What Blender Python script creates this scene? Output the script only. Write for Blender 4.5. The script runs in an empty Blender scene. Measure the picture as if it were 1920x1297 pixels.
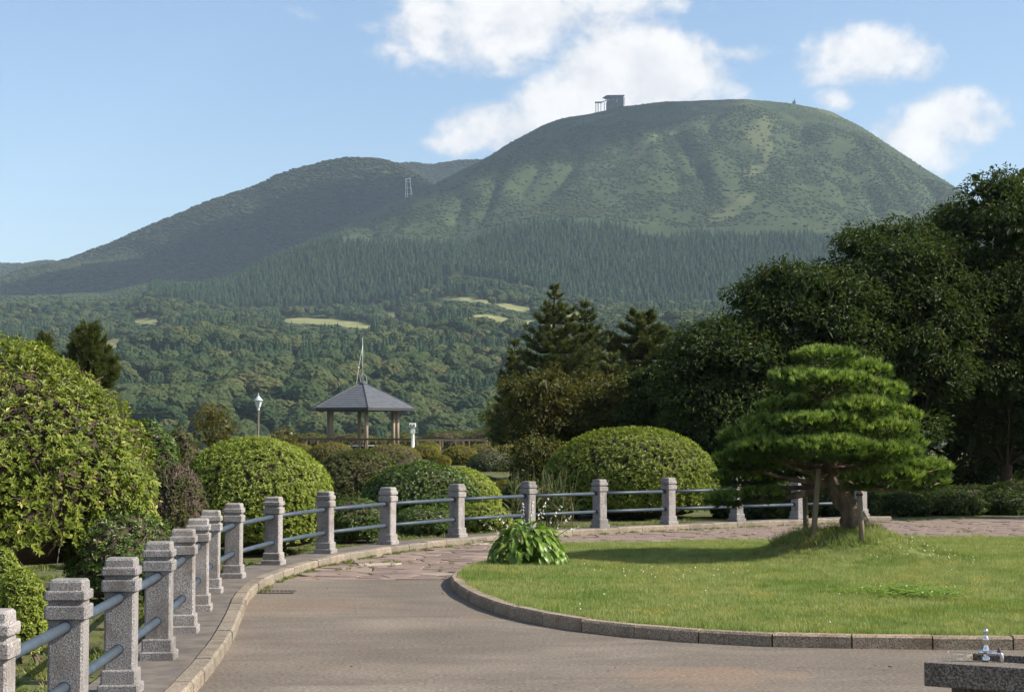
import bpy, bmesh, math, random
import numpy as np
from mathutils import Vector, Matrix

random.seed(7)
RNG = np.random.default_rng(7)
SC = bpy.context.scene
COL = SC.collection

# ------------------------------------------------------------------ camera, sky, sun, exposure
F = 3400.0                      # focal length in pixels of the 1920 px wide photograph
CZ = 1.73                       # eye height
HOR = 816.0                     # image row of the horizon
PITCH = math.atan((HOR - 648.5) / F)

cam_d = bpy.data.cameras.new('camera')
cam = bpy.data.objects.new('camera', cam_d)
COL.objects.link(cam)
cam.location = (0, 0, CZ)
cam.rotation_euler = (math.pi / 2 + PITCH, 0, 0)
cam_d.sensor_width = 36.0
cam_d.lens = 36.0 * F / 1920.0
cam_d.clip_start = 0.1
cam_d.clip_end = 40000
SC.camera = cam

SUN_EL = math.radians(37)
SUN_H = np.array([0.99, -0.12]); SUN_H /= np.linalg.norm(SUN_H)      # horizontal direction TO the sun
SUN_DIR = Vector((SUN_H[0] * math.cos(SUN_EL), SUN_H[1] * math.cos(SUN_EL), math.sin(SUN_EL)))
sun_d = bpy.data.lights.new('sun', 'SUN')
sun = bpy.data.objects.new('sun', sun_d)
COL.objects.link(sun)
sun.rotation_euler = SUN_DIR.to_track_quat('Z', 'Y').to_euler()
sun_d.energy = 5.0
sun_d.angle = math.radians(0.53)
sun_d.color = (1.0, 0.93, 0.80)

SC.view_settings.view_transform = 'Standard'
SC.view_settings.look = 'None'
SC.view_settings.exposure = 0.93
SC.view_settings.gamma = 1.0
SC.view_settings.use_curve_mapping = False
SC.cycles.use_denoising = True
SC.cycles.max_bounces = 6
SC.cycles.diffuse_bounces = 3
SC.cycles.glossy_bounces = 2
SC.cycles.transmission_bounces = 3
SC.cycles.volume_bounces = 0
SC.cycles.transparent_max_bounces = 4
SC.cycles.use_adaptive_sampling = True
SC.cycles.adaptive_threshold = 0.02


def ray(px, py):
    xc = (px - 960.0) / F
    yc = -(py - 648.5) / F
    return xc, math.cos(PITCH) - math.sin(PITCH) * yc, math.sin(PITCH) + math.cos(PITCH) * yc


def at(px, py, d):
    """point of the place at depth d (metres along +Y) seen in direction px, py"""
    x, y, z = ray(px, py)
    t = d / y
    return np.array([x * t, d, CZ + z * t])


def uv_dir(px, py):
    x, y, z = ray(px, py)
    return x / y, z / y


# ---- world: physical sky with procedural cumulus
world = bpy.data.worlds.new('World')
SC.world = world
world.use_nodes = True
wn = world.node_tree
wn.nodes.clear()


def N(nt, typ, **kw):
    n = nt.nodes.new(typ)
    for k, v in kw.items():
        if k.startswith('i_'):
            key = k[2:]
            key = int(key) if key.isdigit() else key.replace('_', ' ')
            n.inputs[key].default_value = v
        else:
            setattr(n, k, v)
    return n


def M(nt, op, a, b=None, c=None, clamp=False):
    n = nt.nodes.new('ShaderNodeMath')
    n.operation = op
    n.use_clamp = clamp
    for i, v in enumerate((a, b, c)):
        if v is None:
            continue
        if isinstance(v, (int, float)):
            n.inputs[i].default_value = v
        else:
            nt.links.new(v, n.inputs[i])
    return n.outputs[0]


def sstep(nt, v, lo, hi):
    n = nt.nodes.new('ShaderNodeMapRange')
    n.interpolation_type = 'SMOOTHSTEP'
    nt.links.new(v, n.inputs[0])
    n.inputs[1].default_value = lo
    n.inputs[2].default_value = hi
    return n.outputs[0]


sky = N(wn, 'ShaderNodeTexSky', sky_type='NISHITA', sun_disc=False)
sky.sun_elevation = SUN_EL
sky.sun_rotation = math.atan2(SUN_H[0], SUN_H[1])
sky.altitude = 700
sky.air_density = 1.0
sky.dust_density = 1.4
sky.ozone_density = 1.7
tc = N(wn, 'ShaderNodeTexCoord')
sep = N(wn, 'ShaderNodeSeparateXYZ')
wn.links.new(tc.outputs['Generated'], sep.inputs[0])
yy = M(wn, 'MAXIMUM', sep.outputs[1], 0.05)
U = M(wn, 'DIVIDE', sep.outputs[0], yy)
V = M(wn, 'DIVIDE', sep.outputs[2], yy)
# cumulus: (column, row, half width, half height, weight) as directions of the sky
CLOUDS = [(860, 55, 150, 85, 1.0), (950, 40, 130, 95, 1.0), (800, 90, 95, 45, .75), (1030, 30, 110, 70, .85),
          (1150, 10, 190, 50, .62), (1170, 130, 125, 92, 1.35), (1270, 162, 125, 55, .95), (1110, 185, 115, 62, 1.25), (1235, 80, 90, 45, .55),
          (940, 245, 110, 48, .95), (880, 268, 75, 30, .85), (1010, 210, 70, 50, .6),
          (1630, 105, 110, 52, 1.0), (1600, 130, 115, 38, .8), (1700, 130, 70, 35, .6), (1565, 185, 42, 24, .75),
          (1770, 230, 90, 52, 1.0), (1720, 265, 120, 48, .85), (1830, 232, 55, 30, .7),
          (1400, 105, 120, 26, .2), (563, 28, 60, 24, -.3)]
field = None
for (px, py, hw, hh, wgt) in CLOUDS:
    u0, v0 = uv_dir(px, py)
    a = M(wn, 'MULTIPLY', M(wn, 'SUBTRACT', U, u0), F / hw)
    b = M(wn, 'MULTIPLY', M(wn, 'SUBTRACT', V, v0), F / hh)
    r2 = M(wn, 'ADD', M(wn, 'MULTIPLY', a, a), M(wn, 'MULTIPLY', b, b))
    e = M(wn, 'SUBTRACT', wgt, M(wn, 'MULTIPLY', r2, 0.62))
    field = e if field is None else M(wn, 'SMOOTH_MAX', field, e, 0.25)
field = M(wn, 'MAXIMUM', field, -1.0)
# the same kind of fair-weather cloud over the rest of the dome
nz2 = N(wn, 'ShaderNodeTexNoise', i_Scale=3.2, i_Detail=2.0)
wn.links.new(tc.outputs['Generated'], nz2.inputs['Vector'])
away = sstep(wn, M(wn, 'ABSOLUTE', M(wn, 'DIVIDE', sep.outputs[0], M(wn, 'MAXIMUM', sep.outputs[1], 0.0001))), 0.36, 0.6)
gen = M(wn, 'MULTIPLY', M(wn, 'SUBTRACT', nz2.outputs[0], 0.53), 9.0)
gen = M(wn, 'SUBTRACT', M(wn, 'MULTIPLY', M(wn, 'ADD', gen, 1.0), away), 1.0)
field = M(wn, 'MAXIMUM', field, gen)
mp = N(wn, 'ShaderNodeMapping')
mp.inputs['Scale'].default_value = (1.0, 1.0, 1.25)
wn.links.new(tc.outputs['Generated'], mp.inputs[0])
nz = N(wn, 'ShaderNodeTexNoise', i_Scale=24.0, i_Detail=9.0, i_Roughness=0.56, i_Distortion=0.25)
wn.links.new(mp.outputs[0], nz.inputs['Vector'])
nzb = N(wn, 'ShaderNodeTexNoise', i_Scale=75.0, i_Detail=6.0, i_Roughness=0.6)
wn.links.new(mp.outputs[0], nzb.inputs['Vector'])
nsum = M(wn, 'ADD', M(wn, 'MULTIPLY', M(wn, 'SUBTRACT', nz.outputs[0], 0.5), 3.1), M(wn, 'MULTIPLY', M(wn, 'SUBTRACT', nzb.outputs[0], 0.5), 1.2))
dens = M(wn, 'ADD', field, nsum)
cov = M(wn, 'MULTIPLY', sstep(wn, dens, -0.15, 0.95), 0.97)
# sides of the billows turned to the sun are brighter than those turned away
mpo = N(wn, 'ShaderNodeMapping')
mpo.inputs['Scale'].default_value = (1.0, 1.0, 1.25)
mpo.inputs['Location'].default_value = (.012, 0, .012)
wn.links.new(tc.outputs['Generated'], mpo.inputs[0])
nzo = N(wn, 'ShaderNodeTexNoise', i_Scale=24.0, i_Detail=9.0, i_Roughness=0.56, i_Distortion=0.25)
wn.links.new(mpo.outputs[0], nzo.inputs['Vector'])
lit = M(wn, 'ADD', M(wn, 'MULTIPLY', M(wn, 'SUBTRACT', nz.outputs[0], nzo.outputs[0]), 4.5), 0.62, clamp=True)
core = M(wn, 'MULTIPLY', M(wn, 'ADD', sstep(wn, dens, 0.1, 1.2), lit), 0.5, clamp=True)
ccol = N(wn, 'ShaderNodeMix', data_type='RGBA')
ccol.inputs[6].default_value = (4.2, 4.3, 4.6, 1)
ccol.inputs[7].default_value = (6.0, 5.95, 5.9, 1)
wn.links.new(core, ccol.inputs[0])
cmix = N(wn, 'ShaderNodeMix', data_type='RGBA')
wn.links.new(cov, cmix.inputs[0])
wn.links.new(sky.outputs[0], cmix.inputs[6])
wn.links.new(ccol.outputs[2], cmix.inputs[7])
bg = N(wn, 'ShaderNodeBackground')
bg.inputs['Strength'].default_value = 0.095
wn.links.new(cmix.outputs[2], bg.inputs['Color'])
wo = N(wn, 'ShaderNodeOutputWorld')
wn.links.new(bg.outputs[0], wo.inputs['Surface'])

# ------------------------------------------------------------------ numeric helpers


def hsh(ix, iy, iz, s):
    n = (ix * 374761393 + iy * 668265263 + iz * 1440662683 + s * 974634777) & 0xffffffff
    n = ((n ^ (n >> 13)) * 1274126177) & 0xffffffff
    return ((n ^ (n >> 16)) & 0xffff) / 65535.0


def vn3(x, y, z, s=0):
    x = np.asarray(x, float); y = np.asarray(y, float) + 0 * x; z = np.asarray(z, float) + 0 * x
    ix, iy, iz = (np.floor(q).astype(np.int64) for q in (x, y, z))
    fx, fy, fz = x - ix, y - iy, z - iz
    fx, fy, fz = (q * q * (3 - 2 * q) for q in (fx, fy, fz))
    r = 0
    for dx in (0, 1):
        for dy in (0, 1):
            for dz in (0, 1):
                w = (fx if dx else 1 - fx) * (fy if dy else 1 - fy) * (fz if dz else 1 - fz)
                r = r + w * hsh(ix + dx, iy + dy, iz + dz, s)
    return r


def fbm(x, y, z=0.0, o=4, s=0):
    x = np.asarray(x, float); y = np.asarray(y, float); z = np.asarray(z, float)
    a, t, r = 1.0, 0.0, 0.0
    for k in range(o):
        r = r + a * vn3(x * 2 ** k + 13.7 * k, y * 2 ** k - 7.1 * k, z * 2 ** k + 3.3 * k, s + k)
        t += a
        a *= 0.5
    return r / t


def sst(v, lo, hi):
    t = np.clip((np.asarray(v, float) - lo) / (hi - lo), 0, 1)
    return t * t * (3 - 2 * t)


def unit(v):
    v = np.asarray(v, float)
    return v / np.maximum(np.linalg.norm(v, axis=-1, keepdims=True), 1e-9)


def rand_dirs(n):
    return unit(RNG.normal(size=(n, 3)))


def build_mesh(name, V, polys, mat=None, rnd=None, smooth=False):
    V = np.asarray(V, np.float32)
    me = bpy.data.meshes.new(name)
    me.vertices.add(len(V))
    me.vertices.foreach_set('co', V.ravel())
    polys = [np.asarray(p, np.int32) for p in polys if len(p)]
    loops = np.concatenate([p.ravel() for p in polys])
    tot = np.concatenate([np.full(len(p), p.shape[1], np.int32) for p in polys])
    start = np.concatenate([[0], np.cumsum(tot)[:-1]]).astype(np.int32)
    me.loops.add(len(loops))
    me.loops.foreach_set('vertex_index', loops)
    me.polygons.add(len(tot))
    me.polygons.foreach_set('loop_start', start)
    me.polygons.foreach_set('loop_total', tot)
    if rnd is not None:
        at_ = me.attributes.new('rnd', 'FLOAT', 'POINT')
        at_.data.foreach_set('value', np.asarray(rnd, np.float32))
    me.update(calc_edges=True)
    me.validate()
    me.polygons.foreach_set('use_smooth', np.full(len(me.polygons), bool(smooth)))
    if mat:
        me.materials.append(mat)
    return me


class MB:
    """collects pieces of one part"""

    def __init__(s):
        s.v = []; s.p = []; s.r = []; s.n = 0

    def add(s, V, polys, r=0.5):
        V = np.asarray(V, float).reshape(-1, 3)
        for p in polys:
            p = np.asarray(p, int)
            if len(p):
                s.p.append(p + s.n)
        s.v.append(V)
        s.r.append(np.full(len(V), r) if np.isscalar(r) else np.asarray(r, float))
        s.n += len(V)
        return s

    def box(s, c, size, rz=0.0, r=0.5, taper=1.0, tilt=None):
        x, y, z = (q / 2 for q in size)
        B = np.array([[-x, -y, -z], [x, -y, -z], [x, y, -z], [-x, y, -z], [-x * taper, -y * taper, z], [x * taper, -y * taper, z], [x * taper, y * taper, z], [-x * taper, y * taper, z]])
        if tilt is not None:
            B = B @ np.array(Matrix.Rotation(tilt[1], 3, tilt[0])).T
        ca, sa = math.cos(rz), math.sin(rz)
        B = B @ np.array([[ca, sa, 0], [-sa, ca, 0], [0, 0, 1]]) + np.asarray(c, float)
        return s.add(B, [[[0, 3, 2, 1], [4, 5, 6, 7], [0, 1, 5, 4], [1, 2, 6, 5], [2, 3, 7, 6], [3, 0, 4, 7]]], r)

    def tube(s, pts, rad, n=8, r=0.5, cap=True, rough=0.0, seed=1):
        pts = np.asarray(pts, float)
        rad = np.full(len(pts), rad) if np.isscalar(rad) else np.asarray(rad, float)
        T = unit(np.gradient(pts, axis=0))
        ref = np.array([0, 0, 1.0]) if abs(T[0][2]) < 0.9 else np.array([1.0, 0, 0])
        Vs = []
        ang = np.arange(n) * 2 * math.pi / n
        for k in range(len(pts)):
            a = unit(np.cross(T[k], ref)); b = np.cross(a, T[k])
            ref = b if k == 0 else unit(b)
            rr = rad[k]
            if rough:
                rr = rad[k] * (1 + rough * (vn3(np.cos(ang) * 2 + 5, np.sin(ang) * 2 + 5, np.full(n, k * 0.55), seed) - 0.5) * 2)
                rr = rr[:, None]
            Vs.append(pts[k] + (np.cos(ang)[:, None] * a + np.sin(ang)[:, None] * b) * rr)
        V = np.concatenate(Vs)
        q = []
        for k in range(len(pts) - 1):
            for j in range(n):
                j2 = (j + 1) % n
                q.append([k * n + j, k * n + j2, (k + 1) * n + j2, (k + 1) * n + j])
        polys = [q]
        if cap:
            polys.append([[j for j in range(n)][::-1]])
            polys.append([[(len(pts) - 1) * n + j for j in range(n)]])
        return s.add(V, polys, r)

    def lathe(s, c, prof, n=16, r=0.5):
        ang = np.arange(n) * 2 * math.pi / n
        V = np.concatenate([np.stack([np.cos(ang) * q[0], np.sin(ang) * q[0], np.full(n, q[1])], 1) for q in prof]) + np.asarray(c, float)
        q = []
        for k in range(len(prof) - 1):
            for j in range(n):
                j2 = (j + 1) % n
                q.append([k * n + j, k * n + j2, (k + 1) * n + j2, (k + 1) * n + j])
        return s.add(V, [q, [[j for j in range(n)][::-1]], [[(len(prof) - 1) * n + j for j in range(n)]]], r)

    def leaves(s, P, A, UP, L, W, fold=0.25, droop=0.15, r=None):
        """folded pointed leaves: base P, axis A, upper side UP"""
        n = len(P)
        A = unit(A); S = unit(np.cross(A, UP)); Nn = np.cross(S, A)
        L = np.broadcast_to(L, n)[:, None]; W = np.broadcast_to(W, n)[:, None]
        b = P
        m1 = P + A * L * 0.5 + S * W * 0.5 + Nn * W * fold
        m2 = P + A * L * 0.5 - S * W * 0.5 + Nn * W * fold
        t = P + A * L - Nn * L * droop
        V = np.stack([b, m1, t, m2], 1).reshape(-1, 3)
        i = np.arange(n)[:, None] * 4
        tri = np.concatenate([i + [0, 1, 2], i + [0, 2, 3]])
        if r is None:
            r = RNG.random(n)
        return s.add(V, [tri], np.repeat(r, 4))

    def brush(s, P, D, k, L, W, spread, r=None):
        """needle tufts: k thin blades fanning about D"""
        n = len(P)
        PP = np.repeat(P, k, 0); DD = unit(np.repeat(unit(D), k, 0) + rand_dirs(n * k) * spread)
        LL = (np.repeat(np.broadcast_to(L, n), k) * RNG.uniform(0.7, 1.1, n * k))[:, None]
        S = unit(np.cross(DD, rand_dirs(n * k))) * (W / 2)
        V = np.stack([PP - S, PP + S, PP + DD * LL], 1).reshape(-1, 3)
        tri = np.arange(n * k * 3).reshape(-1, 3)
        if r is None:
            r = RNG.random(n)
        return s.add(V, [tri], np.repeat(r, k * 3))

    def mesh(s, name, mat, smooth=False):
        return build_mesh(name, np.concatenate(s.v), s.p, mat, np.concatenate(s.r), smooth)

    def build(s, name, mat, parent=None, smooth=False, loc=None):
        o = bpy.data.objects.new(name, s.mesh(name, mat, smooth))
        COL.objects.link(o)
        if parent is not None:
            o.parent = parent
        if loc is not None:
            o.location = loc
        return o


def tag(o, label=None, cat=None, group=None, kind=None):
    for k, v in (('label', label), ('category', cat), ('group', group), ('kind', kind)):
        if v:
            o[k] = v
    return o


def thing(name, label, cat, loc=(0, 0, 0), rz=0.0, group=None):
    o = bpy.data.objects.new(name, None)
    COL.objects.link(o)
    o.location = tuple(float(q) for q in loc)
    o.rotation_euler = (0, 0, rz)
    o.empty_display_size = 0.2
    return tag(o, label, cat, group)


def obj(name, me, parent=None, loc=(0, 0, 0), rot=None, scale=None):
    o = bpy.data.objects.new(name, me)
    COL.objects.link(o)
    if parent is not None:
        o.parent = parent
    o.location = tuple(float(q) for q in loc)
    if rot is not None:
        o.rotation_euler = rot
    if scale is not None:
        o.scale = scale
    return o


def catmull(P, n=12, closed=False):
    P = np.asarray(P, float)
    if closed:
        Q = np.concatenate([P[-1:], P, P[:2]])
    else:
        Q = np.concatenate([2 * P[:1] - P[1:2], P, 2 * P[-1:] - P[-2:-1]])
    out = []
    for i in range(1, len(Q) - 2):
        t = np.linspace(0, 1, n, endpoint=False)[:, None]
        p0, p1, p2, p3 = Q[i - 1], Q[i], Q[i + 1], Q[i + 2]
        out.append(0.5 * (2 * p1 + (p2 - p0) * t + (2 * p0 - 5 * p1 + 4 * p2 - p3) * t ** 2 + (3 * p1 - p0 - 3 * p2 + p3) * t ** 3))
    out = np.concatenate(out)
    return out if closed else np.concatenate([out, P[-1:]])


def resample(P, step, closed=False):
    if closed:
        P = np.concatenate([P, P[:1]])
    s = np.concatenate([[0], np.cumsum(np.linalg.norm(np.diff(P, axis=0), axis=1))])
    n = max(2, int(round(s[-1] / step)) + 1)
    t = np.linspace(0, s[-1], n)
    return np.stack([np.interp(t, s, P[:, k]) for k in range(P.shape[1])], 1)


# ------------------------------------------------------------------ materials


def new_mat(name):
    m = bpy.data.materials.new(name)
    m.use_nodes = True
    nt = m.node_tree
    nt.nodes.clear()
    out = N(nt, 'ShaderNodeOutputMaterial')
    b = N(nt, 'ShaderNodeBsdfPrincipled')
    nt.links.new(b.outputs[0], out.inputs[0])
    return m, nt, b, out


def ramp(nt, fac, stops, interp='LINEAR'):
    r = N(nt, 'ShaderNodeValToRGB')
    r.color_ramp.interpolation = interp
    el = r.color_ramp.elements
    while len(el) < len(stops):
        el.new(0.5)
    for e, (p, c) in zip(el, stops):
        e.position = p
        e.color = (c[0], c[1], c[2], 1)
    nt.links.new(fac, r.inputs[0])
    return r.outputs[0]


def noise(nt, scale, detail=4.0, rough=0.55, coord='Object', dist=0.0, scl=None):
    t = N(nt, 'ShaderNodeTexCoord')
    n = N(nt, 'ShaderNodeTexNoise', i_Scale=scale, i_Detail=detail, i_Roughness=rough, i_Distortion=dist)
    if scl:
        m = N(nt, 'ShaderNodeMapping')
        m.inputs['Scale'].default_value = scl
        nt.links.new(t.outputs[coord], m.inputs[0])
        nt.links.new(m.outputs[0], n.inputs['Vector'])
    else:
        nt.links.new(t.outputs[coord], n.inputs['Vector'])
    return n.outputs[0]


def mixc(nt, fac, a, b, mode='MIX'):
    m = N(nt, 'ShaderNodeMix', data_type='RGBA', blend_type=mode)
    for sock, v in ((m.inputs[0], fac), (m.inputs[6], a), (m.inputs[7], b)):
        if isinstance(v, (int, float)):
            sock.default_value = v
        elif isinstance(v, tuple):
            sock.default_value = (v[0], v[1], v[2], 1)
        else:
            nt.links.new(v, sock)
    return m.outputs[2]


def bump(nt, b, h, strength=0.4, dist=0.01):
    n = N(nt, 'ShaderNodeBump')
    n.inputs['Strength'].default_value = strength
    n.inputs['Distance'].default_value = dist
    nt.links.new(h, n.inputs['Height'])
    nt.links.new(n.outputs[0], b.inputs['Normal'])


def leaf_mat(name, stops, trans=0.3, rough=0.42, spec=0.4, attr='rnd', tcol=1.5, patch=False):
    m, nt, b, out = new_mat(name)
    if attr == 'rnd':
        a = N(nt, 'ShaderNodeAttribute', attribute_name='rnd')
        f = a.outputs['Fac']
    else:
        a = N(nt, 'ShaderNodeObjectInfo')
        a2 = N(nt, 'ShaderNodeAttribute', attribute_name='rnd')
        f = M(nt, 'ADD', M(nt, 'MULTIPLY', a.outputs['Random'], 0.75), M(nt, 'MULTIPLY', a2.outputs['Fac'], 0.25))
    c = ramp(nt, f, stops)
    if patch:                      # drier and lusher patches of turf, fixed to the ground
        gp_ = N(nt, 'ShaderNodeNewGeometry')
        for sc_, lo_, hi_, col_ in ((.75, .46, .66, (.70, .84, .62)), (1.9, .52, .68, (1.22, 1.02, .92)), (5.0, .5, .7, (.8, .86, .8))):
            nn = N(nt, 'ShaderNodeTexNoise', i_Scale=sc_, i_Detail=4.0)
            nt.links.new(gp_.outputs['Position'], nn.inputs['Vector'])
            c = mixc(nt, sstep(nt, nn.outputs[0], lo_, hi_), c, mixc(nt, 1.0, c, col_, 'MULTIPLY'))
    nt.links.new(c, b.inputs['Base Color'])
    b.inputs['Roughness'].default_value = rough
    b.inputs['Specular IOR Level'].default_value = spec
    if trans > 0:
        t = N(nt, 'ShaderNodeBsdfTranslucent')
        tc_ = mixc(nt, 1.0, c, (tcol, tcol * 1.05, tcol * 0.55), 'MULTIPLY')
        nt.links.new(tc_, t.inputs[0])
        mx = N(nt, 'ShaderNodeMixShader')
        mx.inputs[0].default_value = trans
        nt.links.new(b.outputs[0], mx.inputs[1])
        nt.links.new(t.outputs[0], mx.inputs[2])
        nt.links.new(mx.outputs[0], out.inputs[0])
    return m


def flat_mat(name, stops, scale=6.0, rough=0.8, detail=5.0, bs=0.3, bd=0.01, bscale=None, metallic=0.0, spec=0.3, scl=None):
    m, nt, b, out = new_mat(name)
    n = noise(nt, scale, detail, scl=scl)
    k = len(stops)
    nt.links.new(ramp(nt, n, [(0.3 + 0.4 * i / max(1, k - 1), c) for i, c in enumerate(stops)]), b.inputs['Base Color'])
    b.inputs['Roughness'].default_value = rough
    b.inputs['Metallic'].default_value = metallic
    b.inputs['Specular IOR Level'].default_value = spec
    if bs:
        bump(nt, b, noise(nt, bscale or scale * 3, 5, scl=scl), bs, bd)
    return m


MAT = {}
# azalea leaves, by shrub
MAT['azalea'] = leaf_mat('azalea_leaf', [(0, (.080, .115, .016)), (.45, (.150, .190, .026)), (.8, (.245, .275, .045)), (1, (.42, .39, .13))], .3, .5, .3)
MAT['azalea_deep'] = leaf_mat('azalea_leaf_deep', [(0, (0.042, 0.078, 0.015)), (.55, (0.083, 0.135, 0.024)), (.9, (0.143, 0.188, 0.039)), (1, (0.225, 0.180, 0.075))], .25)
MAT['azalea_bright'] = leaf_mat('azalea_leaf_bright', [(0, (.135, .175, .026)), (.5, (.220, .270, .045)), (1, (.37, .39, .105))], .3, .5, .3)
MAT['azalea_brown'] = leaf_mat('azalea_leaf_brown', [(0, (.050, .066, .018)), (.5, (.088, .108, .028)), (.82, (.135, .130, .042)), (1, (.19, .145, .07))], .25, .55, .25)
MAT['topiary'] = leaf_mat('topiary_leaf', [(0, (.105, .110, .018)), (.5, (.185, .175, .030)), (1, (.29, .25, .05))], .25, .5, .25)
MAT['topiary_grey'] = leaf_mat('topiary_leaf_grey', [(0, (0.045, 0.068, 0.024)), (.5, (0.083, 0.112, 0.039)), (1, (0.150, 0.165, 0.068))], .2)
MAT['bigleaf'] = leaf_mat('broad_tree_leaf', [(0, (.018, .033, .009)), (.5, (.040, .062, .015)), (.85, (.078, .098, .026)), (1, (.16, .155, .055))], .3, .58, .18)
MAT['olive'] = leaf_mat('olive_tree_leaf', [(0, (.045, .052, .012)), (.5, (.090, .090, .020)), (.85, (.16, .125, .03)), (1, (.24, .13, .04))], .25, .55, .2)
MAT['yellowgreen'] = leaf_mat('yellowgreen_leaf', [(0, (0.072, 0.090, 0.018)), (.6, (0.132, 0.144, 0.029)), (1, (0.204, 0.168, 0.042))], .3)
MAT['ochre'] = leaf_mat('ochre_leaf', [(0, (.075, .070, .012)), (.6, (.12, .105, .018)), (1, (.17, .12, .025))], .3)
MAT['pine'] = leaf_mat('garden_pine_needle', [(0, (.030, .052, .012)), (.45, (.090, .140, .028)), (.75, (.175, .245, .055)), (1, (.31, .37, .11))], .36, .55, .25)
MAT['conifer'] = leaf_mat('conifer_needle', [(0, (.036, .050, .018)), (.5, (.074, .092, .028)), (.9, (.135, .145, .042)), (1, (.20, .17, .05))], .2, .55, .25)
MAT['hosta'] = leaf_mat('hosta_leaf', [(0, (.080, .145, .020)), (.6, (.135, .225, .034)), (1, (.22, .30, .06))], .3, .4, .35)
MAT['grass'] = leaf_mat('grass_blade', [(0, (.140, .180, .055)), (.5, (.225, .262, .090)), (.85, (.315, .330, .140)), (1, (.42, .38, .21))], .3, .6, .2, attr='obj', patch=True)
MAT['clover'] = leaf_mat('clover_leaf', [(0, (.13, .22, .03)), (1, (.24, .33, .06))], .3)
MAT['weed'] = leaf_mat('weed_blade', [(0, (0.072, 0.114, 0.022)), (.6, (0.132, 0.168, 0.036)), (1, (0.228, 0.180, 0.072))], .3, .5, attr='obj')
MAT['reed'] = leaf_mat('reed_blade', [(0, (.07, .10, .03)), (.6, (.12, .14, .05)), (1, (.24, .19, .10))], .3, .5)
MAT['far_broad'] = leaf_mat('far_broad_leaf', [(0, (.016, .032, .012)), (.4, (.030, .048, .017)), (.75, (.052, .064, .022)), (.93, (.074, .068, .027)), (1, (.088, .060, .036))], 0, .8, .1, attr='obj')
MAT['far_cedar'] = leaf_mat('far_cedar_needle', [(0, (.012, .030, .013)), (.6, (.022, .046, .018)), (1, (.038, .058, .024))], 0, .8, .1, attr='obj')
MAT['far_scrub'] = leaf_mat('far_scrub_leaf', [(0, (.024, .042, .016)), (.5, (.038, .056, .021)), (.9, (.056, .068, .028)), (1, (.078, .076, .038))], 0, .85, .1, attr='obj')
MAT['far_shoulder'] = leaf_mat('far_shoulder_leaf', [(0, (.022, .034, .015)), (.5, (.036, .047, .019)), (.9, (.054, .058, .026)), (1, (.074, .064, .036))], 0, .85, .1, attr='obj')
MAT['white_petal'] = leaf_mat('white_petal', [(0, (.62, .58, .66)), (1, (.8, .78, .8))], .3)
MAT['red_petal'] = leaf_mat('red_petal', [(0, (.35, .05, .03)), (1, (.5, .10, .05))], .3)
MAT['dry_leaf'] = leaf_mat('dry_leaf', [(0, (.16, .08, .035)), (1, (.32, .20, .09))], .1)
MAT['twig'] = flat_mat('twig_bark', [(.030, .022, .014), (.055, .040, .026)], 14, .9)
MAT['branch'] = flat_mat('branch_bark', [(.075, .055, .04), (.17, .13, .095)], 18, .9, bs=.6, bd=.01)
MAT['pine_bark'] = flat_mat('pine_bark', [(.05, .035, .026), (.13, .09, .065), (.24, .17, .12)], 9, .9, bs=1.0, bd=.04, bscale=11, scl=(1, 1, .45))
MAT['stake'] = flat_mat('stake_wood', [(.14, .11, .075), (.26, .21, .15)], 9, .85, bs=.5, scl=(1, 1, .15))


def granite(name, lo, mid, hi, scale=130, moss=None):
    m, nt, b, out = new_mat(name)
    oi = N(nt, 'ShaderNodeObjectInfo')
    t = N(nt, 'ShaderNodeTexCoord')
    off = N(nt, 'ShaderNodeVectorMath', operation='ADD')       # every stone is cut from another place of the rock
    cmb = N(nt, 'ShaderNodeCombineXYZ')
    sh = M(nt, 'MULTIPLY', oi.outputs['Random'], 57.0)
    for k in range(3):
        nt.links.new(sh, cmb.inputs[k])
    nt.links.new(t.outputs['Object'], off.inputs[0])
    nt.links.new(cmb.outputs[0], off.inputs[1])

    def nz_(sc_, det, ro, scl=None):
        n_ = N(nt, 'ShaderNodeTexNoise', i_Scale=sc_, i_Detail=det, i_Roughness=ro)
        if scl:
            mp_ = N(nt, 'ShaderNodeMapping')
            mp_.inputs['Scale'].default_value = scl
            nt.links.new(off.outputs[0], mp_.inputs[0])
            nt.links.new(mp_.outputs[0], n_.inputs['Vector'])
        else:
            nt.links.new(off.outputs[0], n_.inputs['Vector'])
        return n_.outputs[0]
    c = ramp(nt, nz_(scale, 3.0, .7), [(.36, lo), (.5, mid), (.62, hi)])
    c = mixc(nt, M(nt, 'MULTIPLY', sstep(nt, nz_(3.5, 5.0, .65), .44, .68), .6), c, moss or (lo[0] * 1.25, lo[1] * 1.15, lo[2] * 1.0))
    c = mixc(nt, M(nt, 'MULTIPLY', sstep(nt, nz_(7.0, 4.0, .6, (1, 1, .22)), .56, .72), .45), c, (mid[0] * .42, mid[1] * .42, mid[2] * .40))
    c = mixc(nt, M(nt, 'MULTIPLY', sstep(nt, nz_(16.0, 3.0, .6), .66, .73), .5), c, (.36, .36, .27))
    c = mixc(nt, 1.0, c, ramp(nt, oi.outputs['Random'], [(0, (.80, .80, .80)), (1, (1.12, 1.08, 1.05))]), 'MULTIPLY')
    nt.links.new(c, b.inputs['Base Color'])
    b.inputs['Roughness'].default_value = .85
    b.inputs['Specular IOR Level'].default_value = .25
    bump(nt, b, nz_(scale * .6, 5.0, .7), .6, .007)
    return m


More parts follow.
